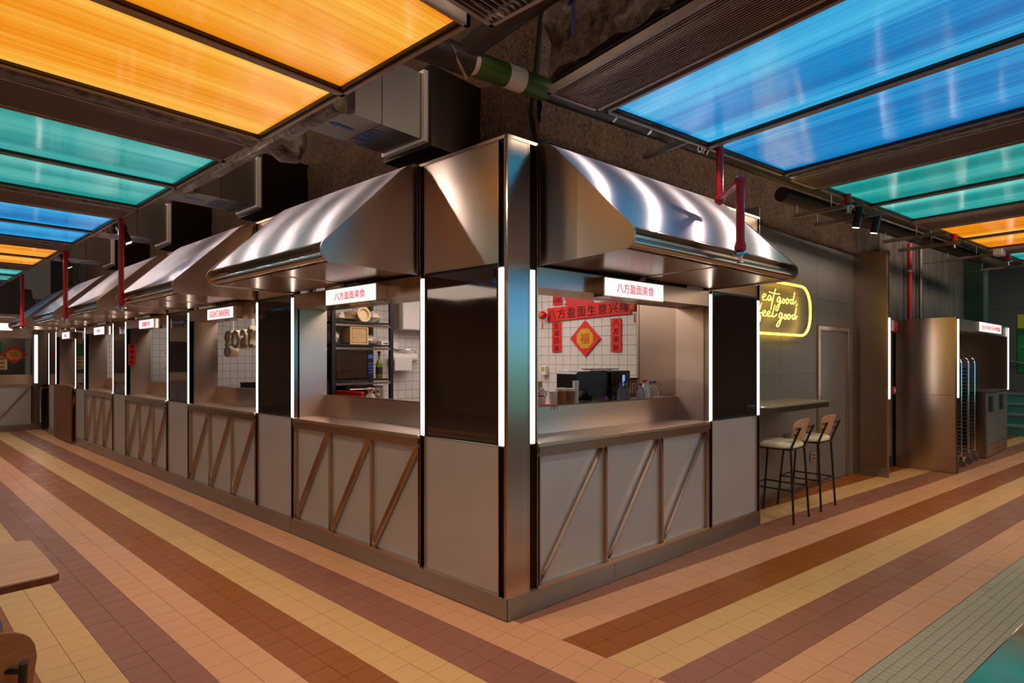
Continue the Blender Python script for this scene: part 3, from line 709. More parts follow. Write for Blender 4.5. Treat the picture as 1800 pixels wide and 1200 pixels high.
t=thing('wall_cabinet','pale wall cabinet on the tiles right of the rack','cabinet',(1.68,3.09,1.89)); MB().box(-.20,.32,-.16,0,0,.5).build('cabinet_body','white_plastic',t); MB().box(-.195,.315,-.168,-.16,.005,.495).build('door','white_plastic',t,bevel=.004); MB().box(-.23,-.20,-.14,0,0.0,.5).build('side_panel','galv',t)
t=thing('paper_towel_holder','white wall bracket holding a paper roll','paper holder',(1.55,3.09,1.60)); MB().tube([(-.17,-.08,-.03),(.17,-.08,-.03)],.052,16).build('paper_roll','white_plastic',t,True); MB().box(-.16,.08,-.135,-.13,-.17,-.03).build('hanging_sheet','white_plastic',t)
MB().tube([(-.05,-.01,.06),(.10,-.04,.07),(.17,-.08,.05),(.185,-.08,-.03)],.008,7).build('bracket_arm','chrome',t,True); o=MB().lathe([(.045,0),(.04,.02)],(0,0,0),14).build('mounting_disc','white_plastic',t,True); o.location=(-.06,0,.11); o.rotation_euler=(PI/2,0,0)
t=thing('pot_lid','steel pot lid with black knob behind the sill','lid',(.50,1.08,1.13)); MB().lathe([(.09,0),(.085,.02),(.04,.045),(.01,.055)],(0,0,0),18).build('lid_body','chrome',t,True); MB().lathe([(.008,.055),(.018,.07),(.015,.08)],(0,0,0),10).build('knob','black_plastic',t,True)
# bakery window: hanging goat letters, rail, jars
t=thing('hanging_goat_letters','thick hanging letters spelling goat in the bakery window','sign',LW(-4.60,.42,1.76),LA)
o=text('goat','letter_faces','grey_fabric',t,.78,.36,(0,-.052,0),depth=.012); o=text('goat','letter_bodies','cream',t,.78,.36,(0,.0,0),depth=.10)
for x in (-.25,.25): MB().tube([(x,0,.12),(x,0,.40)],.006,6).build('suspension_rod','white_plastic',t)
t=thing('spice_jar','dark lidded tin, left of the pair behind the bakery sill','tin',(.55,4.80,1.19)); MB().box(-.05,.05,-.055,.055,0,.075).build('tin_body','black_plastic',t,bevel=.01); MB().box(-.052,.052,-.057,.057,.07,.085).build('lid','dark_steel',t)
t=thing('spice_jar','dark lidded tin, right of the pair behind the bakery sill','tin',(.55,4.66,1.19)); MB().box(-.05,.05,-.055,.055,0,.08).build('tin_body','black_plastic',t,bevel=.01); MB().box(-.052,.052,-.057,.057,.075,.09).build('lid','dark_steel',t)
t=thing('bakery_counter','steel counter inside the bakery window','counter'); MB().box(.36,.9,3.35,5.0,1.16,1.19).build('worktop','steel',t); MB().box(.36,.38,3.35,5.0,.1,1.16).build('front_panel','panel',t)
t=thing('teapot','small white teapot behind the bakery sill','teapot',(.55,4.06,1.19)); MB().lathe([(.03,0),(.045,.02),(.04,.05),(.015,.06),(.006,.07)],(0,0,0),14).build('pot_body','white_plastic',t,True); MB().tube([(0,.04,.02),(0,.07,.045),(0,.08,.06)],.007,6).build('spout','white_plastic',t,True); MB().tube([(0,-.04,.015),(0,-.07,.03),(0,-.04,.05)],.005,6).build('handle','gold',t,True)
t=thing('curtain_rail','white rail with bracket across the top of the bakery window','rail',LW(-4.2,.55,1.95),LA); MB().tube([(-.5,0,0),(.5,0,0)],.012,8).build('rail_tube','chrome',t,True)
for x in (-.4,.1,.4): MB().box(x-.01,x+.01,-.01,.01,0,.4).build('drop_bracket','white_plastic',t)
# third window
paper('festive_scroll','small red vertical scroll on the steel reveal of the third left window',0,0,.095,.31,'恭到发财',True,x=0).location=(.065,7.505,1.625)
bpy.context.view_layer.update()
bpy.data.objects[[o.name for o in bpy.data.objects if o.name.startswith('festive_scroll')][-1]].rotation_euler=(0,0,0)
t=thing('display_rack','black rack with trays inside the third left window','rack',(.5,7.2,0))
for x in (0,.5,1.0):
    MB().box(x-.02,x+.02,-.02,.02,0,2.4).build('post','black_metal',t)
for z in (1.2,1.42,1.64,1.86): MB().box(0,1.0,-.01,.3,z,z+.015).build('shelf','black_metal',t); MB().box(.05,.95,-.02,-.01,z+.02,z+.06).build('tray_lip','steel',t)
t=thing('security_camera','white track spotlight hanging at the top of the third left window','spotlight',(.30,6.05,1.93)); MB().box(-.08,.06,-.02,.02,.08,.10).build('mount','white_plastic',t); MB().tube([(0,0,.08),(0,0,.02)],.012,8).build('stem','white_plastic',t); o=MB().lathe([(.045,-.08),(.048,.0),(.045,.07),(.03,.08)],(0,0,0),16).build('lamp_head','white_plastic',t,True); o.rotation_euler=(rad(70),rad(25),0)
# ---------------------------------------------------------------- neon sign wall, door, ledge, stools (right)
w3=struct('wall_neon',(0,0,0),KA,'grey steel cladding wall behind the bar stools')
for a,b_ in ((3.09,4.30),(4.304,5.26)):
    for z0,z1 in ((0,1.38),(1.383,2.30),(2.303,2.985)): MB().box(a,b_,.36,.38,z0,z1).build('cladding_panel','wallsteel',w3)
for z0,z1 in ((1.98,2.30),(2.303,2.985)): MB().box(5.264,6.45,.36,.38,z0,z1).build('cladding_panel','wallsteel',w3)
MB().box(6.27,6.45,.36,.38,0,1.975).build('cladding_panel','wallsteel',w3)
MB().box(3.09,5.26,.352,.36,0,.1).build('skirting','plinth',w3)
d=struct('door_1',KW(5.77,.36),KA,'flush grey steel door behind the second bar stool')
for q in ((-.50,-.44,-.02,.02,0,1.97),(.44,.50,-.02,.02,0,1.97),(-.44,.44,-.02,.02,1.92,1.97)): MB().box(*q).build('door_frame','steel',d)
MB().box(-.435,.435,.008,.03,.01,1.915).build('door_leaf','wallsteel',d)
MB().box(-.40,-.36,-.0,.008,.98,1.10).build('lock_plate','dark_steel',d); MB().box(-.42,-.385,.0,.008,.60,.70).build('hinge','chrome',d)
MB().lathe([(.012,0),(.012,.02)],(-.38,.0,.86),10).build('key_barrel','chrome',d)
# pilaster at the end of the bar recess
p=struct('wall_pilaster',(0,0,0),KA,'steel clad pilaster right of the door')
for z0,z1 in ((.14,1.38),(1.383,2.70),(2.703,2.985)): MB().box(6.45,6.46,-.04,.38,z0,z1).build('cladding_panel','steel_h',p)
MB().box(6.445,6.46,-.05,.38,0,.137).build('plinth_panel','plinth',p)
MB().box(6.46,6.50,-.05,-.035,.137,2.985).build('front_flange','steel',p); MB().box(6.46,6.50,-.055,-.035,0,.137).build('plinth_panel','plinth',p)
MB().box(6.50,6.51,-.05,.38,0,2.985).build('side_panel','dark_steel',p)
led(KW,KA,6.485,'white vertical LED strip on the pilaster right of the door',v=-.062,w_=.03)
# ledge
t=thing('bar_ledge','thin steel bar ledge above the stools, fixed to the kiosk end','shelf',KW(3.09,.0,1.10),KA)
MB().prism([(0,-.12),(1.28,-.12),(1.36,-.05),(1.36,.35),(0,.35)],'z',-.0,.012).build('ledge_top','wallsteel',t)
MB().prism([(0,-.12),(1.28,-.12),(1.36,-.05),(1.36,-.044),(1.275,-.112),(0,-.112)],'z',-.05,0).build('ledge_lip','trim',t)
for x in (.25,.75,1.2): MB().box(x-.09,x+.09,-.02,.0,.0121,.0135).build('ledge_marking','gold',t)
# neon
NV=.28
t=thing('neon_sign','yellow neon sign reading eat good, feel good in a rounded outline','neon sign',(0,0,0),KA)
LET={'letter_e':[(3.728,2.205),(3.78,2.226),(3.765,2.243),(3.728,2.233),(3.709,2.204),(3.733,2.178),(3.791,2.182),(3.828,2.202)],'letter_a':[(3.892,2.224),(3.865,2.235),(3.833,2.213),(3.833,2.185),(3.87,2.183),(3.897,2.22),(3.897,2.194),(3.919,2.183),(3.94,2.202)],'letter_t':[(4.006,2.314),(3.973,2.261),(3.935,2.187),(3.892,2.083)],'cross_stroke':[(3.86,2.273),(3.951,2.262),(4.1,2.265)],'letter_g':[(4.111,2.225),(4.078,2.233),(4.044,2.204),(4.05,2.179),(4.089,2.182),(4.117,2.225),(4.094,2.151),(4.05,2.087),(4.017,2.082),(4.011,2.1),(4.05,2.138),(4.111,2.165),(4.162,2.192)],'letter_o':[(4.185,2.219),(4.162,2.197),(4.173,2.172),(4.208,2.176),(4.213,2.206),(4.187,2.22),(4.225,2.209),(4.256,2.211)],'letter_o~1':[(4.277,2.228),(4.254,2.203),(4.265,2.172),(4.3,2.177),(4.312,2.212),(4.283,2.229),(4.321,2.218),(4.353,2.218)],'letter_d':[(4.406,2.224),(4.377,2.222),(4.359,2.189),(4.389,2.175),(4.424,2.204),(4.467,2.308),(4.424,2.198),(4.448,2.178),(4.503,2.217)],'comma':[(4.533,2.186),(4.519,2.172),(4.497,2.157)],'letter_f':[(3.687,2.141),(3.646,2.069),(3.626,1.994),(3.621,1.945),(3.646,1.946),(3.664,1.996),(3.644,2.037),(3.697,2.04)],'letter_e~1':[(3.728,2.031),(3.775,2.051),(3.765,2.068),(3.728,2.059),(3.709,2.03),(3.733,2.009),(3.785,2.017),(3.822,2.034)],'letter_e~2':[(3.833,2.029),(3.876,2.049),(3.865,2.066),(3.833,2.059),(3.812,2.028),(3.844,2.01),(3.897,2.017),(3.935,2.04)],'letter_l':[(3.989,2.139),(3.956,2.087),(3.929,2.024),(3.951,2.01),(3.995,2.022),(4.033,2.045)],'letter_g~1':[(4.151,2.053),(4.122,2.062),(4.089,2.037),(4.094,2.009),(4.134,2.014),(4.162,2.056),(4.134,1.993),(4.083,1.921),(4.039,1.909),(4.028,1.926),(4.083,1.97),(4.151,1.999),(4.202,2.022)],'letter_o~2':[(4.236,2.053),(4.208,2.028),(4.219,1.999),(4.254,2.006),(4.26,2.035),(4.236,2.053),(4.277,2.039),(4.298,2.037)],'letter_o~3':[(4.318,2.057),(4.294,2.032),(4.3,2.0),(4.341,2.008),(4.353,2.04),(4.324,2.057),(4.365,2.043),(4.395,2.037)],'letter_d~1':[(4.448,2.055),(4.418,2.051),(4.401,2.021),(4.43,2.006),(4.467,2.035),(4.509,2.136),(4.467,2.029),(4.485,2.009),(4.527,2.046)]}
def crom(P,k=5):
    out=[]; Q=[P[0]]+list(P)+[P[-1]]
    for i in range(1,len(Q)-2):
        a,b,c,d=[Vector(q) for q in Q[i-1:i+3]]
        for s in range(k):
            x=s/k; out.append(.5*((2*b)+(c-a)*x+(2*a-5*b+4*c-d)*x*x+(3*b-a-3*c+d)*x**3))
    out.append(Vector(Q[-2])); return out
for k,v in LET.items():
    pts=crom([(a,NV,b) for a,b in v]); MB().tube(pts,.005,8).build(k.split('~')[0],'neon_t',t,True)
def rrect(u0,u1,z0,z1,r,n=8):
    pts=[]
    for cx,cz,a0 in ((u1-r,z1-r,0),(u0+r,z1-r,90),(u0+r,z0+r,180),(u1-r,z0+r,270)):
        for i in range(n+1): a=rad(a0+90*i/n); pts.append((cx+r*math.cos(a),NV,cz+r*math.sin(a)))
    return pts
MB().tube(rrect(3.2,4.88,1.828,2.392,.24),.013,10,closed=True).build('outline_tube','neon',t,True)
for u,z in ((4.6,1.84),(4.86,2.1),(4.62,2.36)): MB().tube([(u,NV,z),(u,.358,z)],.004,6).build('standoff','chrome',t)
# wall socket near the stools
t=thing('power_outlet','double power outlet low on the steel wall by the stools','socket',KW(5.12,.352,.375),KA)
MB().box(-.06,.06,-.012,0,-.06,.06).build('faceplate','chrome',t,bevel=.003)
for x in (-.025,.025):
    for z in (-.02,.025): MB().box(x-.012,x+.012,-.014,-.012,z-.010,z+.010).build('socket_slot','dark_steel',t)
# seats
def seat(name,label,cat,loc,rz,sh,bh,wd=.40,seatmat='cream',group=None,woodm='oak',bw=1.0):
    t=thing(name,label,cat,loc,rz,group); r=.0105; k=wd/.42
    sp=.04*(sh/.7)
    for s in (-1,1):
        MB().tube([(s*.21*k,-.22,.0),(s*.185*k,-.185,sh-.05),(s*.185*k,-.195,sh-.01),(s*.185*k,-.272,sh+(bh-sh)*.72)],[r,r,r,r],9).build('rear_leg','black_metal',t,True)
        MB().tube([(s*.20*k,.22,.0),(s*.165*k,.16,sh-.045)],r,9).build('front_leg','black_metal',t,True)
        MB().tube([(s*.165*k,.17,sh-.045),(s*.185*k,-.19,sh-.04)],.009,8).build('seat_rail','black_metal',t,True)
        z=.42*sh
        if sh>.6: MB().tube([(s*.19*k,.20,z),(s*.198*k,-.203,z)],.008,8).build('side_stretcher','black_metal',t,True)
        for q in (.40,.64):
            zz=sh+(bh-sh)*q; yy=-.195-.077*(q/.72)
            MB().tube([(s*.185*k,yy,zz),(s*.150*k,yy+.04,zz)],.008,8).build('backrest_pin','black_metal',t,True)
    z=.42*sh
    if sh>.6:
        MB().tube([(-.19*k,.20,z),(.19*k,.20,z)],.009,8).build('footrest','black_metal',t,True); MB().tube([(-.198*k,-.203,z),(.198*k,-.203,z)],.008,8).build('rear_stretcher','black_metal',t,True)
    MB().tube([(-.165*k,.16,sh-.045),(.165*k,.16,sh-.045)],.009,8).build('front_rail','black_metal',t,True)
    MB().tube([(-.185*k,-.19,sh-.04),(.185*k,-.19,sh-.04)],.009,8).build('rear_rail','black_metal',t,True)
    # rounded cushion
    def outline(sx,sy,n=28):
        o=[]
        for i in range(n):
            a=2*PI*i/n; c,s_=math.cos(a),math.sin(a); e=.55
            o.append((sx*math.copysign(abs(c)**e,c)*(1-.08*(s_>0)*s_),sy*math.copysign(abs(s_)**e,s_)))
        return o
    vs=[];layers=[(.93,-.035),(1,-.022),(1.0,.0),(.96,.012),(.85,.02),(.5,.024),(.05,.025)]
    for f,zz in layers:
        for x,y in outline(.215*k*f,.205*f): vs.append((x,y-.0,sh+zz-.0))
    n=28; fs=[(i*n+j,i*n+(j+1)%n,(i+1)*n+(j+1)%n,(i+1)*n+j) for i in range(len(layers)-1) for j in range(n)]+[tuple(range(n))[::-1],tuple(range((len(layers)-1)*n,len(layers)*n))]
    MB().add(vs,fs).build('seat_cushion',seatmat,t,True)
    # curved plywood back
    vs=[];nu=22;nv=8; z0=sh+.045; z1=bh
    for sgn in (0,1):
        for i in range(nu+1):
            for j in range(nv+1):
                a=math.sin(PI/2*(-1+2*i/nu)); b=j/nv
                hh=(z1-z0)/2*max(.02,(1-min(1,abs(a))**3.4))**(1/3.0)
                zz=(z0+z1)/2+hh*(2*b-1); bb=(zz-z0)/(z1-z0)
                xx=a*.205*k*bw*(1-.12*max(0,1-bb)**1.3)
                yy=-.22-.05*bb+.035*abs(a)**2+(.011 if sgn else 0)
                vs.append((xx,yy,zz))
    N=(nu+1)*(nv+1); fs=[]
    for i in range(nu):
        for j in range(nv):
            a=i*(nv+1)+j; b=a+nv+1
            fs.append((a,a+1,b+1,b)); fs.append((N+a,N+b,N+b+1,N+a+1))
    for i in range(nu):
        a=i*(nv+1); b=a+nv+1; fs.append((a,b,N+b,N+a)); a+=nv;b+=nv; fs.append((a,N+a,N+b,b))
    for j in range(nv):
        a=j; fs.append((a,N+a,N+a+1,a+1)); a=nu*(nv+1)+j; fs.append((a,a+1,N+a+1,N+a))
    MB().add(vs,fs).build('backrest',woodm,t,True)
    return t
seat('bar_stool','nearer black framed bar stool with pale oak back and cream seat, touching the kiosk end','bar stool',(3.49,-.455,0),rad(-4),.735,.985,group='bar stools under the ledge')
seat('bar_stool','farther black framed bar stool with pale oak back and cream seat, beside the steel door','bar stool',(4.165,-.535,0),rad(-6),.735,.985,group='bar stools under the ledge')
# ---------------------------------------------------------------- foreground tables and chairs
t=thing('dining_table','pale oak laminate dining table at the lower left edge of the frame','table',(-2.73,.72,0))
c=[]
for cx,cy,a0 in ((.66,.27,0),(-.66,.27,90),(-.66,-.27,180),(.66,-.27,270)):
    for i in range(6): a=rad(a0+18*i); c.append((cx+.035*math.cos(a),cy+.035*math.sin(a)))
MB().prism(c,'z',.722,.75).build('tabletop','laminate',t); 
MB().prism([(x*1.002,y*1.003) for x,y in c],'z',.720,.745).build('edge_band','walnut',t)
for x in (-.4,.4): MB().tube([(x,0,.02),(x,0,.72)],.03,14).build('pedestal','black_metal',t,True); MB().box(x-.25,x+.25,-.22,.22,0,.02).build('base_plate','black_metal',t,bevel=.004)
seat('dining_chair','oak backed dining chair at the lower left corner, seen from behind','chair',(-2.415,.05,0),0,.46,.815,.42,'grey_fabric',woodm='ply',bw=1.12)
seat('dining_chair','dining chair with a grey cushion on the far side of the left table','chair',(-2.36,.90,0),PI,.46,.80,.42,'grey_fabric',woodm='ply')
t=thing('glossy_table','glossy polished high table reflecting teal ceiling light at the lower right corner','table',RW(1.6,-2.824,0),RA)
MB().box(-2.8,1.9,-.44,.44,.915,.95).build('tabletop','table_gloss',t,bevel=.004)
for x in (-2.7,1.7):
    for y in (-.36,.36): MB().box(x-.02,x+.02,y-.02,y+.02,0,.915).build('leg','white_plastic',t)
# ---------------------------------------------------------------- right background: concrete wall, station
smesh(MB().box(6.9,11.6,.20,.4,0,4.3).box(6.51,6.95,.06,.4,2.985,4.3).box(6.51,6.92,.14,.4,0,3.0),'wall_concrete','concrete',rz=KA)
smesh(MB().box(6.51,6.92,.12,.14,0,.16).box(6.92,7.45,.19,.2,0,.16),'baseboard_concrete','pipe_dark',rz=KA)
smesh(MB().box(11.6,12.0,-.1,.4,0,4.3),'column_green','green_col',rz=KA)
w4=struct('wall_far',(0,0,0),KA)
for a,b_ in ((-6,-2.4),(-2.395,-.35),(-.345,1.2)): 
    for z0,z1 in ((0,2.75),(2.755,4.3)): MB().box(15.5,15.6,a,b_,z0,z1).build('wall_panel','conc_far',w4)
t=thing('vertical_pipe','red vertical sprinkler riser on the concrete wall above the station','pipe',KW(8.0,.12,2.15),KA)
MB().tube([(0,0,0),(0,0,1.15)],.032,12).build('pipe_body','red',t,True); MB().tube([(0,0,.72),(0,0,.75)],.034,12).build('pipe_collar','white_plastic',t,True)
t=thing('vertical_pipe','grey vertical conduit on the concrete wall right of the red riser','pipe',KW(8.62,.14,2.15),KA)
MB().tube([(0,0,0),(0,0,1.2)],.025,12).build('pipe_body','galv',t,True); MB().tube([(0,0,.6),(0,0,.63)],.03,12).build('pipe_collar','galv',t,True)
t=thing('vertical_pipe','thin steel conduit running up the concrete column beside the fire bell','pipe',KW(6.98,.10,1.12),KA)
MB().tube([(0,0,0),(0,0,1.6),(.0,.03,1.7),(0,.1,1.72)],.012,8).build('pipe_body','galv',t,True)
t=thing('fire_bell','round red fire bell with white sounder on the concrete column','alarm',KW(7.08,.10,2.02),KA)
MB().box(-.11,-.03,-.05,0,-.07,.08).build('sounder_box','white_plastic',t,bevel=.006)
o=MB().lathe([(.09,0),(.088,.03),(.06,.055),(.015,.06)],(0,0,0),20).build('bell_dome','red',t,True); o.location=(.06,-.0,0); o.rotation_euler=(PI/2,0,0)
t=thing('fire_call_point','small red fire call point on the concrete column','alarm',KW(7.08,.10,1.12),KA); MB().box(-.04,.05,-.05,0,-.05,.05).build('call_box','red',t,bevel=.004); MB().box(-.02,.03,-.053,-.05,-.02,.02).build('glass_front','white_plastic',t); MB().box(-.09,-.04,-.04,0,-.05,.05).build('junction_box','galv',t)
# collection station
st=struct('wall_station',(0,0,0),KA,'steel clad collection station alcove')
for z0,z1 in ((0.01,1.06),(1.065,2.13)): MB().box(7.47,7.50,-.55,.148,z0,z1).build('side_panel','steel',st)
MB().box(7.462,7.47,-.565,-.55,0,2.13).build('corner_trim','trim',st); MB().box(7.47,7.52,-.57,-.55,.0,2.13).build('front_flange','dark_steel',st)
MB().box(7.5,10.9,.12,.148,0,2.0).build('back_panel','wallsteel',st); MB().box(7.5,10.9,-.55,.148,2.0,2.02).build('soffit','steel_h',st)
MB().box(7.5,10.9,-.56,-.54,1.95,2.12).build('canopy_fascia','wallsteel',st); MB().box(10.87,10.9,-.55,.148,0,2.12).build('side_panel','steel',st); MB().box(7.5,10.9,-.55,.148,2.10,2.12).build('canopy_top','dark_steel',st)
led(KW,KA,7.495,'white vertical LED strip on the left front edge of the collection station',v=-.58,w_=.03)
led(KW,KA,10.87,'white vertical LED strip at the right end of the collection station',v=-.575,w_=.03)
sign(KW,KA,8.32,9.80,1.955,2.105,'COLLECTION STATION 收餐處','lightbox sign reading COLLECTION STATION',.86,.48,v=-.60)
for i,(a,b_) in enumerate(((9.32,10.10),(10.11,10.86))):
    t=thing('waste_bin_cabinet','steel waste bin cabinet, %s of the pair in the collection station'%('left' if i==0 else 'right'),'bin',KW((a+b_)/2,-.56,0),KA,'waste bin cabinets')
    w_=(b_-a)/2
    MB().box(-w_,w_,.01,.6,.01,1.02).build('cabinet_body','steel',t); MB().box(-w_-.005,w_+.005,-.01,.62,1.02,1.045).build('cabinet_top','trim',t)
    MB().box(-w_+.01,w_-.01,0,.01,.20,1.01).build('door','wallsteel',t); MB().box(-w_+.01,w_-.01,0,.01,.02,.19).build('kick_panel','steel',t)
    MB().box(-w_+.10,-w_+.36,-.004,.0,.72,.97).build('bin_opening','black_plastic',t); MB().box(-w_+.36,-w_+.44,-.012,.0,.72,.97).build('flap','chrome',t)
def trolley(u,label):
    t=thing('tray_trolley',label,'trolley',KW(u,-.10,0),KA,'tray trolleys')
    for x in (-.19,.19):
        pts=[(x,-.38,.16),(x,-.38,1.50)]+[(x,-.38+.10*(1-math.cos(rad(a))),1.50+.10*math.sin(rad(a))) for a in (30,60,90)]+[(x,.02,1.60)]+[(x,.02+.10*math.sin(rad(a)),1.50+.10*math.cos(rad(a))) for a in (30,60,90)]+[(x,.12,.16)]
        MB().tube(pts,.0135,9).build('side_frame','chrome',t,True)
        MB().tube([(x,-.38,.18),(x,.12,.18)],.012,8).build('bottom_rail','chrome',t,True)
        for k in range(22):
            z=.26+k*.054; MB().box(x-(.02 if x>0 else -.0),x+(.02 if x<0 else 0),-.37,.11,z,z+.006).build('runner','alu',t)
    for z in (.18,.9,1.5): MB().tube([(-.19,.12,z),(.19,.12,z)],.010,8).build('cross_bar','chrome',t,True)
    MB().tube([(-.19,-.38,.18),(.19,-.38,.18)],.010,8).build('cross_bar','chrome',t,True)
    for k in range(22):
        if k%1==0: z=.268+k*.054; MB().box(-.165,.165,-.36,.10,z,z+.02).build('tray','black_metal',t)
    for x in (-.19,.19):
        for y in (-.38,.12):
            c=MB().box(x-.02,x+.02,y-.02,y+.02,.10,.15).build('caster_fork','chrome',t)
            MB().tube([(x-.015,y-.01,.05),(x+.015,y-.01,.05)],.05,16).build('wheel','galv',c,True)
    return t
trolley(7.93,'steel tray trolley with arched frame beside the station side panel')
trolley(8.72,'steel tray trolley with arched frame next to the waste bins')
# far right: mural, stairs, handrail
t=thing('wall_mural','large green mural of cars and shapes on the far grey wall','mural',KW(15.49,0,0),KA)
MB().box(-.02,0,-1.6,-.02,1.25,2.60).build('mural_board','mural_g',t); MB().box(-.03,-.02,-1.6,-.02,2.28,2.60).build('yellow_band','mural_y',t)
for k,(y,z,s) in enumerate(((-.35,1.95,.3),(-.45,1.55,.32),(-.9,1.9,.4),(-1.2,1.5,.4))):
    MB().prism([(y-s,z-s*.4),(y+s,z-s*.4),(y-s*.3,z+s*.6)],'x',-.026,-.02).build('teal_triangle','mural_t',t)
    MB().box(-.03,-.026,y-.16,y+.05,z-.02,z+.08).build('car_shape','mural_y',t)
MB().prism([(-.02,2.28),(-1.6,2.28),(-1.6,2.1),(-.6,2.2),(-.02,2.12)],'x',-.024,-.02).build('dark_wave','mural_d',t)
sr=struct('stairs',KW(13.2,-.0,0),KA)
for k in range(4):
    MB().box(.45*k,2.28,-3,.6,.20*k,.20*(k+1)-.03).build('riser','teal_tile',sr); MB().box(.45*k-.02,2.28,-3,.6,.20*(k+1)-.03,.20*(k+1)).build('tread','stair',sr)
t=thing('handrail','thin steel handrail sloping down the far wall','handrail',KW(15.35,0,0),KA)
MB().tube([(0,.6,1.60),(0,-2.5,1.05)],.022,8).build('rail','galv',t,True)
for y in (.2,-.8,-1.8): MB().tube([(0,y,1.35+(y-.2)*.18),(.13,y,1.32+(y-.2)*.18)],.008,6).build('wall_bracket','galv',t)
o=MB().box(-.03,.03,-.02,.02,0,1.7).build('pylon_sign','black_plastic'); o.location=KW(12.6,.1,2.0); o.rotation_euler=(0,0,KA); tag(o,'slim dark vertical sign edge with blue light behind the station','sign')
k=MB().box(.03,.036,-.02,.02,0,1.2).build('blue_edge',emit('blue_edge',(.05,.25,.7),.8),o); k=MB().box(.03,.036,-.02,.02,1.2,1.7).build('green_edge',emit('green_edge',(.25,.5,.05),.7),o)
# ---------------------------------------------------------------- far end of the left aisle
e=struct('wall_end',(0,14.1,0),0,'steel clad end wall of the left aisle')
MB().box(-.03,.62,0,.02,1.0,2.9).build('cladding_panel','steel',e); MB().box(.07,.62,.0,.02,0,1.0).build('lower_glass','glass',e); MB().box(-.03,.07,-.005,.03,.0,1.0).build('post_face','steel_h',e)
for a,b_ in ((-2.1,-.10),(-4.2,-2.14)):
    MB().box(a,b_,0,.012,2.02,2.45).build('header_panel','steel',e); MB().box(a,b_,0.2,.212,1.02,1.22).build('sill_upstand','steel',e); MB().box(a,b_,-.02,.2,1.02,1.05).build('worktop','steel',e)
    MB().box(b_,b_+.06,-.005,.25,.13,2.9).build('post_face','steel_h',e)
    for k in range(3):
        w_=(b_-a)/3; x0=a+k*w_; MB().box(x0+.02,x0+w_-.02,.026,.032,.15,.97).build('infill_panel','panel',e); MB().box(x0-.02,x0+.02,0,.03,.13,1.02).build('mullion','trim',e)
        MB().beam((x0+.03,.014,.16),(x0+w_-.03,.014,.96),.035,.006,(0,1,0)).build('diagonal_brace','trim',e)
    MB().box(a,b_,0,.03,.97,1.02).build('top_rail','trim',e)
MB().box(-4.2,.06,-.012,.3,0,.13).build('plinth_panel','plinth',e); MB().box(-4.2,0,1.6,1.65,0,2.6).build('back_panel','plaster',e)
MB().prism([(.0,2.45),(-.55,2.45),(-.55,2.5),(-.05,3.05),(0,3.1)],'x',-4.2,-.12).build('canopy','canopy',e)
led(lambda u,v,z:(u,14.1+v,z),0,-.04,'brightest thick LED strip at the corner of the aisle end wall',v=-.02,w_=.05)
t=sign(lambda u,v,z:(u,14.1+v,z),0,-1.9,-.44,2.17,2.34,None,'lightbox sign on the aisle end wall at the left edge')
diamond((-.42,14.02,1.66),0,.86,'red paper diamond with a gold character hanging in the end wall window',1.15)
t=thing('menu_poster','green and white menu poster hanging beside the end wall diamond','poster',(-.80,14.04,1.62)); MB().box(-.2,.18,0,.01,0,.30).build('green_header','mural_g',t); MB().box(-.2,.27,0,.01,-.28,0).build('menu_sheet','beige_plastic',t)
for i in range(4):
    for j in range(3): MB().box(-.18+i*.11,-.10+i*.11,-.002,0,-.26+j*.09,-.20+j*.09).build('dish_picture','brown_card',t)
t=thing('pull_handle','tall bent steel pull handle by the dark end door','handle',(.03,14.02,.15)); MB().tube([(0,0,0),(0,0,.72),(.02,0,.78),(.3,0,.78)],.016,8).build('rail','chrome',t,True)
smesh(MB().box(.6,1.2,12.9,16.4,0,4.3),'wall_aisle_return','plaster')
# ---------------------------------------------------------------- ceiling: coloured light panels
H=3.0
def lightpanel(fr,ang,y0,x0,x1,col,label):
    # local x across the aisle, local y along it; two panes of 1 m
    mx=(x0+x1)/2; w_=abs(x1-x0); L_=1.99
    t=thing('ceiling_light_panel',label,'ceiling light',fr(mx,y0+L_/2,H),ang,'coloured ceiling light panels')
    a,b=-w_/2,w_/2; y0=-L_/2
    fb=[(a,b,y0,y0+.022),(a,b,y0+L_-.022,y0+L_),(a,a+.022,y0,y0+L_),(b-.022,b,y0,y0+L_)]
    for q in fb: MB().box(q[0],q[1],q[2],q[3],0,.07).build('frame_bar','alu',t)
    MB().box(a,b,-.02,.02,.0,.05).build('divider_bar','alu',t)
    for c0,c1 in ((y0+.022,-.02),(.02,-y0-.022)):
        MB().box(a+.045,b-.045,c0+.016,c1-.016,.028,.036).build('pane',col,t)
        for q in ((a+.022,b-.022,c0,c0+.014),(a+.022,b-.022,c1-.014,c1),(a+.022,a+.044,c0,c1),(b-.044,b-.022,c0,c1)): MB().box(q[0],q[1],q[2],q[3],.012,.05).build('inner_bead','dark_steel',t)
    return t
def grille(fr,ang,y0,y1,x0,x1,label,n=20):
    mx=(x0+x1)/2; my=(y0+y1)/2; w_=abs(x1-x0); h_=y1-y0
    t=thing('air_grille',label,'grille',fr(mx,my,H),ang,'linear black ceiling air grilles')
    a,b=-w_/2,w_/2; y0,y1=-h_/2,h_/2
    for q in ((a,b,y0,y0+.022),(a,b,y1-.022,y1),(a,a+.022,y0,y1),(b-.022,b,y0,y1)): MB().box(q[0],q[1],q[2],q[3],0.0,.035).build('frame_bar','alu',t)
    st_=(h_-.044)/n; me=MB().box(a+.022,b-.022,-.0025,.0025,0.004,.013).mesh('slat',M['alu'])
    for i in range(n): inst('slat',me,t,(0,y0+.022+st_*(i+.5),0))
    MB().box(a+.02,b-.02,y0+.02,y1-.02,.06,.07).build('black_backing','ceil',t)
    return t
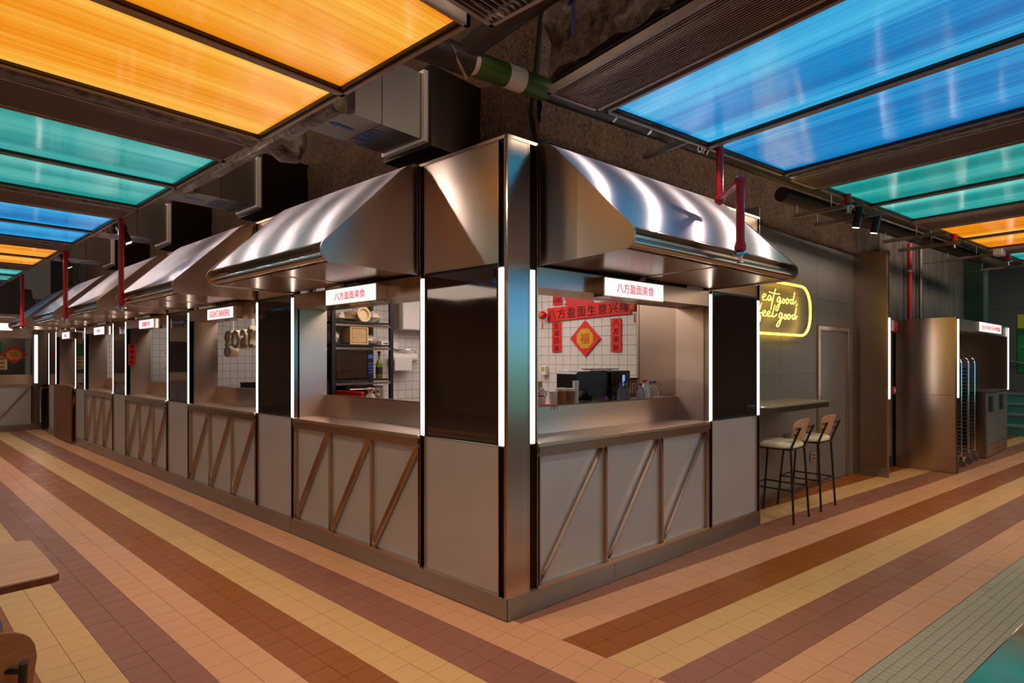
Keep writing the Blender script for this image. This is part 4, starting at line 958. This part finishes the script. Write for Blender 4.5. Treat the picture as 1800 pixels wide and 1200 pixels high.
def foil_strip(fr,ang,path,w_,h_,label,name='foil_duct'):
    # crumpled foil wrap along a straight run
    p,q=Vector(path[0]),Vector(path[1]); d=(q-p); L_=d.length; d.normalize(); sx=Vector((-d.y,d.x,0)).normalized(); n=max(8,int(L_/.03)); ring=12; vs=[]
    for i in range(n+1):
        for j in range(ring):
            a=2*PI*j/ring; c,s=math.cos(a),math.sin(a); e=.6
            o_=sx*(math.copysign(abs(c)**e,c)*w_/2)+Vector((0,0,math.copysign(abs(s)**e,s)*h_/2))
            pt=p+d*(L_*i/n)+o_; k=1+.16*noise.noise(pt*9)+.08*noise.noise(pt*31); vs.append(p+d*(L_*i/n)+o_*k)
    fs=[(i*ring+j,i*ring+(j+1)%ring,(i+1)*ring+(j+1)%ring,(i+1)*ring+j) for i in range(n) for j in range(ring)]+[tuple(range(ring))[::-1],tuple(range(n*ring,(n+1)*ring))]
    o=MB().add(vs,fs).build(name,'foil',None,True); o.location=fr(0,0,0); o.rotation_euler=(0,0,ang); return tag(o,label,'duct')
idf=lambda x,y,z=0:(x,y,z)
X0=-.77; X1=-5.6
cols=['p_orange','p_teal','p_blue']; cn={'p_orange':'orange','p_teal':'teal','p_blue':'blue'}
yl=[-.48,2.10,4.72,7.30,9.88,12.4]
wh=['large %s ceiling light panel at the upper left, closest above the left aisle','large %s ceiling light panel over the left aisle, right behind the nearest orange one','%s ceiling light panel over the left aisle, the one between teal and orange','small looking %s ceiling light panel far down the left aisle','distant pale %s ceiling light panel down the left aisle','most distant %s ceiling light panel at the end of the left aisle']
for i,y in enumerate(yl): lightpanel(idf,0,y,X0,X1,cols[i%3],wh[i]%cn[cols[i%3]])
lightpanel(idf,0,-3.06,-1.55,X1,'p_blue','blue ceiling light panel over the near seating, above the viewer')
for i,y in enumerate(yl[:-1]):
    grille(idf,0,y+2.13,y+2.56,X0-.01,X1,'black slatted left aisle air grille, %s from the kiosk corner'%ORD[i],18)
    foil_strip(idf,0,((X0-.02,y+2.055,H+.03),(X1,y+2.055,H+.03)),.10,.09,'crumpled foil strip beside the %s left aisle light panel'%ORD[i])
grille(idf,0,-1.02,-.54,-.70,-2.6,'black slatted air grille at the top centre, left of the foil duct',14)
cr=['p_blue','p_teal','p_orange','p_teal']
sr_=[.444,3.02,5.60,8.18]
wr=['large blue ceiling light panel at the upper right','teal ceiling light panel behind the large blue one on the right','orange ceiling light panel at the right edge of the frame','small teal ceiling light panel at the far right']
RP=RA-PI/2
def RF(x,y,z=0): return RW(y,-x,z)   # local x points out from the kiosk, local y along the right aisle
for i,q in enumerate(sr_): lightpanel(RF,RP,q,.355,5.4,cr[i],wr[i])
wg=['black slatted air grille at the top right beside the large foil duct','dark slatted air grille between the blue and teal panels on the right','dark slatted air grille between the teal and orange panels on the right','far dark slatted air grille beyond the orange panel on the right']
for i,q in enumerate((.02,2.57,5.12,7.70)): grille(RF,RP,q,q+(.385 if i==0 else .42),.335,5.4,wg[i],20 if i==0 else 16)
foil_strip(RF,RP,((.40,2.49,H+.03),(5.4,2.49,H+.03)),.10,.09,'crumpled foil strip beside the large blue light panel')
# big foil duct above the right grille
def crumple_box(x0,x1,y0,y1,z0,z1,label):
    vs=[];fs=[];b=MB()
    def face(o,u,v,nu,nv):
        k=len(vs)
        for i in range(nu+1):
            for j in range(nv+1):
                p=Vector(o)+Vector(u)*(i/nu)+Vector(v)*(j/nv)
                q=Vector((noise.noise(p*6),noise.noise(p*6+Vector((9,0,0))),noise.noise(p*6+Vector((0,9,0)))))*.035+Vector((noise.noise(p*19),noise.noise(p*19+Vector((9,0,0))),noise.noise(p*19+Vector((0,9,0)))))*.016
                vs.append(p+q)
        for i in range(nu):
            for j in range(nv): a=k+i*(nv+1)+j; fs.append((a,a+nv+1,a+nv+2,a+1))
    dx,dy,dz=x1-x0,y1-y0,z1-z0
    face((x0,y0,z0),(dx,0,0),(0,0,dz),140,26); face((x0,y1,z0),(0,0,dz),(dx,0,0),26,140)
    face((x0,y0,z0),(0,dy,0),(dx,0,0),14,140); face((x0,y0,z0),(0,0,dz),(0,dy,0),26,14); face((x1,y0,z0),(0,dy,0),(0,0,dz),14,26)
    o=MB().add(vs,fs).build('foil_duct','foil',None,True); o.location=RF(0,0,0); o.rotation_euler=(0,0,RP); return tag(o,label,'duct')
o=crumple_box(.33,4.5,.03,.40,3.09,3.75,'large foil wrapped duct with blue arrow above the right air grille')
def arrow(par,loc,rot,L_,w_,mat_,name='arrow_marking'):
    P=[(-w_*.18,-L_/2),(w_*.18,-L_/2),(w_*.18,L_*.12),(w_*.5,L_*.12),(0,L_/2),(-w_*.5,L_*.12),(-w_*.18,L_*.12)]
    b=MB().prism(P,'z',-.001,.001).build(name,mat_,par); b.location=loc; b.rotation_euler=rot; return b
arrow(o,(.62,-.045,3.30),(PI/2,0,rad(0)),.26,.07,'dkblue_ink'); 
text('KF','marking','dkblue_ink',o,.24,.20,(1.25,-.045,3.36),(PI/2,0,0),.002)
# foil pipe under the left panel edge with an elbow into the sprayed wall
foil_strip(idf,0,((-.67,.72,3.06),(-.67,3.3,3.06)),.09,.10,'foil wrapped pipe running under the edge of the left light panels')
o=MB().tube([(-.64,1.64,3.05),(-.56,1.64,3.0),(-.48,1.64,3.01),(-.44,1.64,3.1),(-.44,1.64,3.55)],.055,14).build('foil_elbow','foil',None,True); tag(o,'foil wrapped elbow turning up from the left foil pipe','duct')
# ventilation ducts
for i,y in enumerate((.88,3.47,6.05,8.63)):
    ds=['nearest galvanised duct marked KED, above the kiosk corner','second galvanised duct over the left aisle','third galvanised duct over the left aisle','farthest galvanised duct over the left aisle']
    t=thing('ventilation_duct',ds[i],'duct',(-.45,y+.22,3.10),0,'galvanised ventilation ducts')
    for k in range(4): MB().box(.55-.36*(k+1)+.003,.55-.36*k-.003,-.22,.22,0,.46).build('duct_section','galv',t)
    MB().box(.52,.56,-.25,.25,-.02,.48).build('flange','white_plastic',t); MB().box(.56,1.06,-.28,.28,-.05,.52).build('wall_box','dark_steel',t)
    text('KED','marking','blue_ink',t,.25,.12,(.24,0,-.003),(PI,0,rad(-90)),.0015)
    arrow(t,(.02,0,-.003),(PI,0,rad(-90)),.18,.07,'blue_ink')
    MB().tube([(-.1,-.27,-.02),(-.1,-.27,.6)],.045,14).build('dropper_pipe','pipe_dark',t,True)
# lagged pipes along the right aisle
t=thing('green_pipe','dark lagged pipe with green and white bands above the kiosk corner','pipe',RW(0,-.06,3.19),RA)
MB().tube([(-1.6,0,0),(-.30,0,0)],.075,18).build('pipe_lagging','pipe_dark',t,True)
MB().tube([(-.30,0,0),(-.26,0,0)],.058,18).build('white_collar','white_plastic',t,True)
MB().tube([(-.26,0,0),(-.06,0,0)],.066,18).build('green_band','green',t,True); MB().tube([(-.06,0,0),(.06,0,0)],.067,18).build('white_band','white_plastic',t,True); MB().tube([(.06,0,0),(.24,0,0)],.066,18).build('green_band','green',t,True)
MB().tube([(.24,0,0),(9,0,0)],.064,18).build('pipe_lagging','pipe_olive',t,True)
for x in (.8,1.15,4.3,4.36,6.4,6.46,8.0): MB().tube([(x,0,0),(x+.02,0,0)],.067,18).build('clamp_ring','chrome',t,True)
text('P','marking','white_ink',t,.07,.09,(-.62,-.062,-.045),(rad(125),0,0),.002); arrow(t,(-.42,-.062,-.045),(rad(125),0,rad(-90)),.22,.05,'white_ink')
text('GH','marking','white_ink',t,.14,.08,(1.75,-.056,-.042),(rad(125),0,0),.002)
MB().tube([(-.36,-.02,.02),(-.25,-.10,.12),(-.12,-.45,.22),(.0,-1.2,.24)],.06,16).build('branch_pipe','pipe_dark',t,True)
t=thing('lagged_pipe','second dark lagged pipe along the right sprayed beam','pipe',RW(3.3,.12,3.12),RA); MB().tube([(0,0,0),(7,0,0)],.07,16).build('pipe_lagging','pipe_dark',t,True)
for x in (1.2,1.26,3.2,3.26,5.1): MB().tube([(x,0,0),(x+.02,0,0)],.073,18).build('clamp_ring','chrome',t,True)
for i,(u,z) in enumerate(((1.35,3.05),(3.55,2.93),(3.95,2.90),(5.6,2.93),(6.05,2.88),(7.7,2.93),(9.2,2.93))):
    t=thing('strut_bracket','steel strut bracket under the pipes, %s from the kiosk corner along the right wall'%ORD[i],'bracket',RW(u,-.50 ,z),RA,'strut brackets holding the pipes')
    MB().box(-.02,.02,0,.62 if u<6.5 else .9,0,.004).box(-.02,-.016,0,.62,0,.035).box(.016,.02,0,.62,0,.035).build('strut_channel','galv',t)
    for y in (.28,.60): MB().tube([(0,y,0),(0,y,1.2)],.004,6).build('threaded_rod','galv',t)
# hanging cable above the kiosk corner
o=MB().tube(crom([KW(.30,.05,2.88),KW(.36,.15,3.0),KW(.42,.25,3.2),KW(.50,.30,3.5),KW(.6,.30,4.3)],6),.018,8).build('black_cable','black_plastic',None,True); tag(o,'black cable loom running up the wall above the kiosk corner','cable')
o=MB().tube(crom([KW(.28,.04,2.89),KW(.34,.02,2.93),KW(.42,.02,2.92),KW(.48,.05,2.86)],6),.006,6).build('thin_cable','black_plastic',None,True); tag(o,'thin looping cable on top of the kiosk beside the canopy','cable')
# red sprinkler drops
def sprinkler(path,label,fr=idf,ang=0):
    b=Vector(path[-1]); t=thing('sprinkler_pipe',label,'pipe',fr(*b),ang,'red sprinkler drop pipes'); P=[Vector(p)-b for p in path]
    MB().tube([p for p in P],.026,14).build('pipe_body','red',t,True)
    for p in P[1:-1]: MB().lathe([(.01,-.038),(.032,-.02),(.036,0),(.032,.02),(.01,.038)],tuple(p),14).build('elbow_fitting','red',t,True)
    MB().lathe([(.02,-.05),(.034,-.04),(.036,-.012),(.030,0),(.030,.012)],(0,0,0),14).build('reducer','red',t,True)
    MB().lathe([(.055,-.072),(.05,-.062),(.015,-.056)],(0,0,0),18).build('escutcheon','chrome',t,True)
    MB().lathe([(.010,-.11),(.012,-.072)],(0,0,0),10).build('sprinkler_head','chrome',t,True); MB().lathe([(.022,-.118),(.022,-.113)],(0,0,0),12).build('deflector','chrome',t,True)
    for s in (-1,1): MB().tube([(s*.012,0,-.07),(s*.018,0,-.09),(s*.008,0,-.113)],.003,5).build('frame_arm','chrome',t)
for i,y in enumerate((4.83,7.40,10.69)): sprinkler([(-.74,y,3.6),(-.74,y,2.17)],['nearest red vertical sprinkler pipe over the left aisle','middle red vertical sprinkler pipe over the left aisle','farthest red vertical sprinkler pipe over the left aisle'][i])
sprinkler([KW(1.50,-.50,3.6),KW(1.50,-.50,2.66),KW(1.22,-.80,2.66),KW(1.22,-.80,2.27)],'red sprinkler pipe with a zigzag offset in front of the right canopy')
for i,(s,n) in enumerate(((3.47,-.40),(6.2,-.40),(8.3,-.42))):
    sprinkler([RW(s,n,3.4),RW(s,n,2.98)],['short red sprinkler pipe beside the right spotlights','short red sprinkler pipe under the edge of the orange right panel','short red sprinkler pipe at the far right'][i])
# spotlights
def spot(loc,label,rz,tilt):
    t=thing('track_spotlight',label,'spotlight',loc,rz,'black cylinder spotlights')
    t.rotation_euler=(tilt,0,rz)
    MB().tube([(0,0,-.02),(0,0,.17)],.036,18).build('lamp_body','black_metal',t,True); MB().tube([(0,0,-.024),(0,0,-.02)],.031,18).build('lamp_lens','lens',t,True)
    MB().tube([(0,.05,.12),(0,.05,.22)],.006,6).build('stem','black_metal',t); MB().box(-.01,.01,.0,.056,.11,.13).build('pivot_bracket','black_metal',t)
spot(RW(3.90,-.29,2.83),'black cylinder spotlight on the right, nearer of the pair',RA,rad(12)); spot(RW(4.30,-.29,2.83),'black cylinder spotlight on the right, farther of the pair',RA,rad(12))
spot((-.66,4.90,2.83),'black cylinder spotlight at the nearest left red pipe',rad(-90),rad(28)); spot((-.64,4.99,2.83),'second black cylinder spotlight tucked behind the first at the nearest left red pipe',rad(-90),rad(28))
spot((-.69,7.48,2.83),'black cylinder spotlight at the middle left red pipe',rad(-90),rad(28))
o=MB().box(-.08,.08,-.05,.05,0,.10).build('junction_box','white_plastic',bevel=.01); o.location=RW(7.75,-.45,2.93); o.rotation_euler=(0,0,RA); tag(o,'small white junction box under the far orange panel','junction box')

t=thing('wall_display','lit blue and teal display on the wall across the hall, behind the viewer','display',(6.2,-8.86,1.35))
MB().box(-1.9,1.9,0,.03,.75,1.75).build('blue_screen','screen_b',t); MB().box(-1.9,1.9,0,.03,0,.74).build('teal_screen','screen_g',t); MB().box(-1.95,1.95,-.02,0,-.05,1.8).build('frame','black_metal',t)
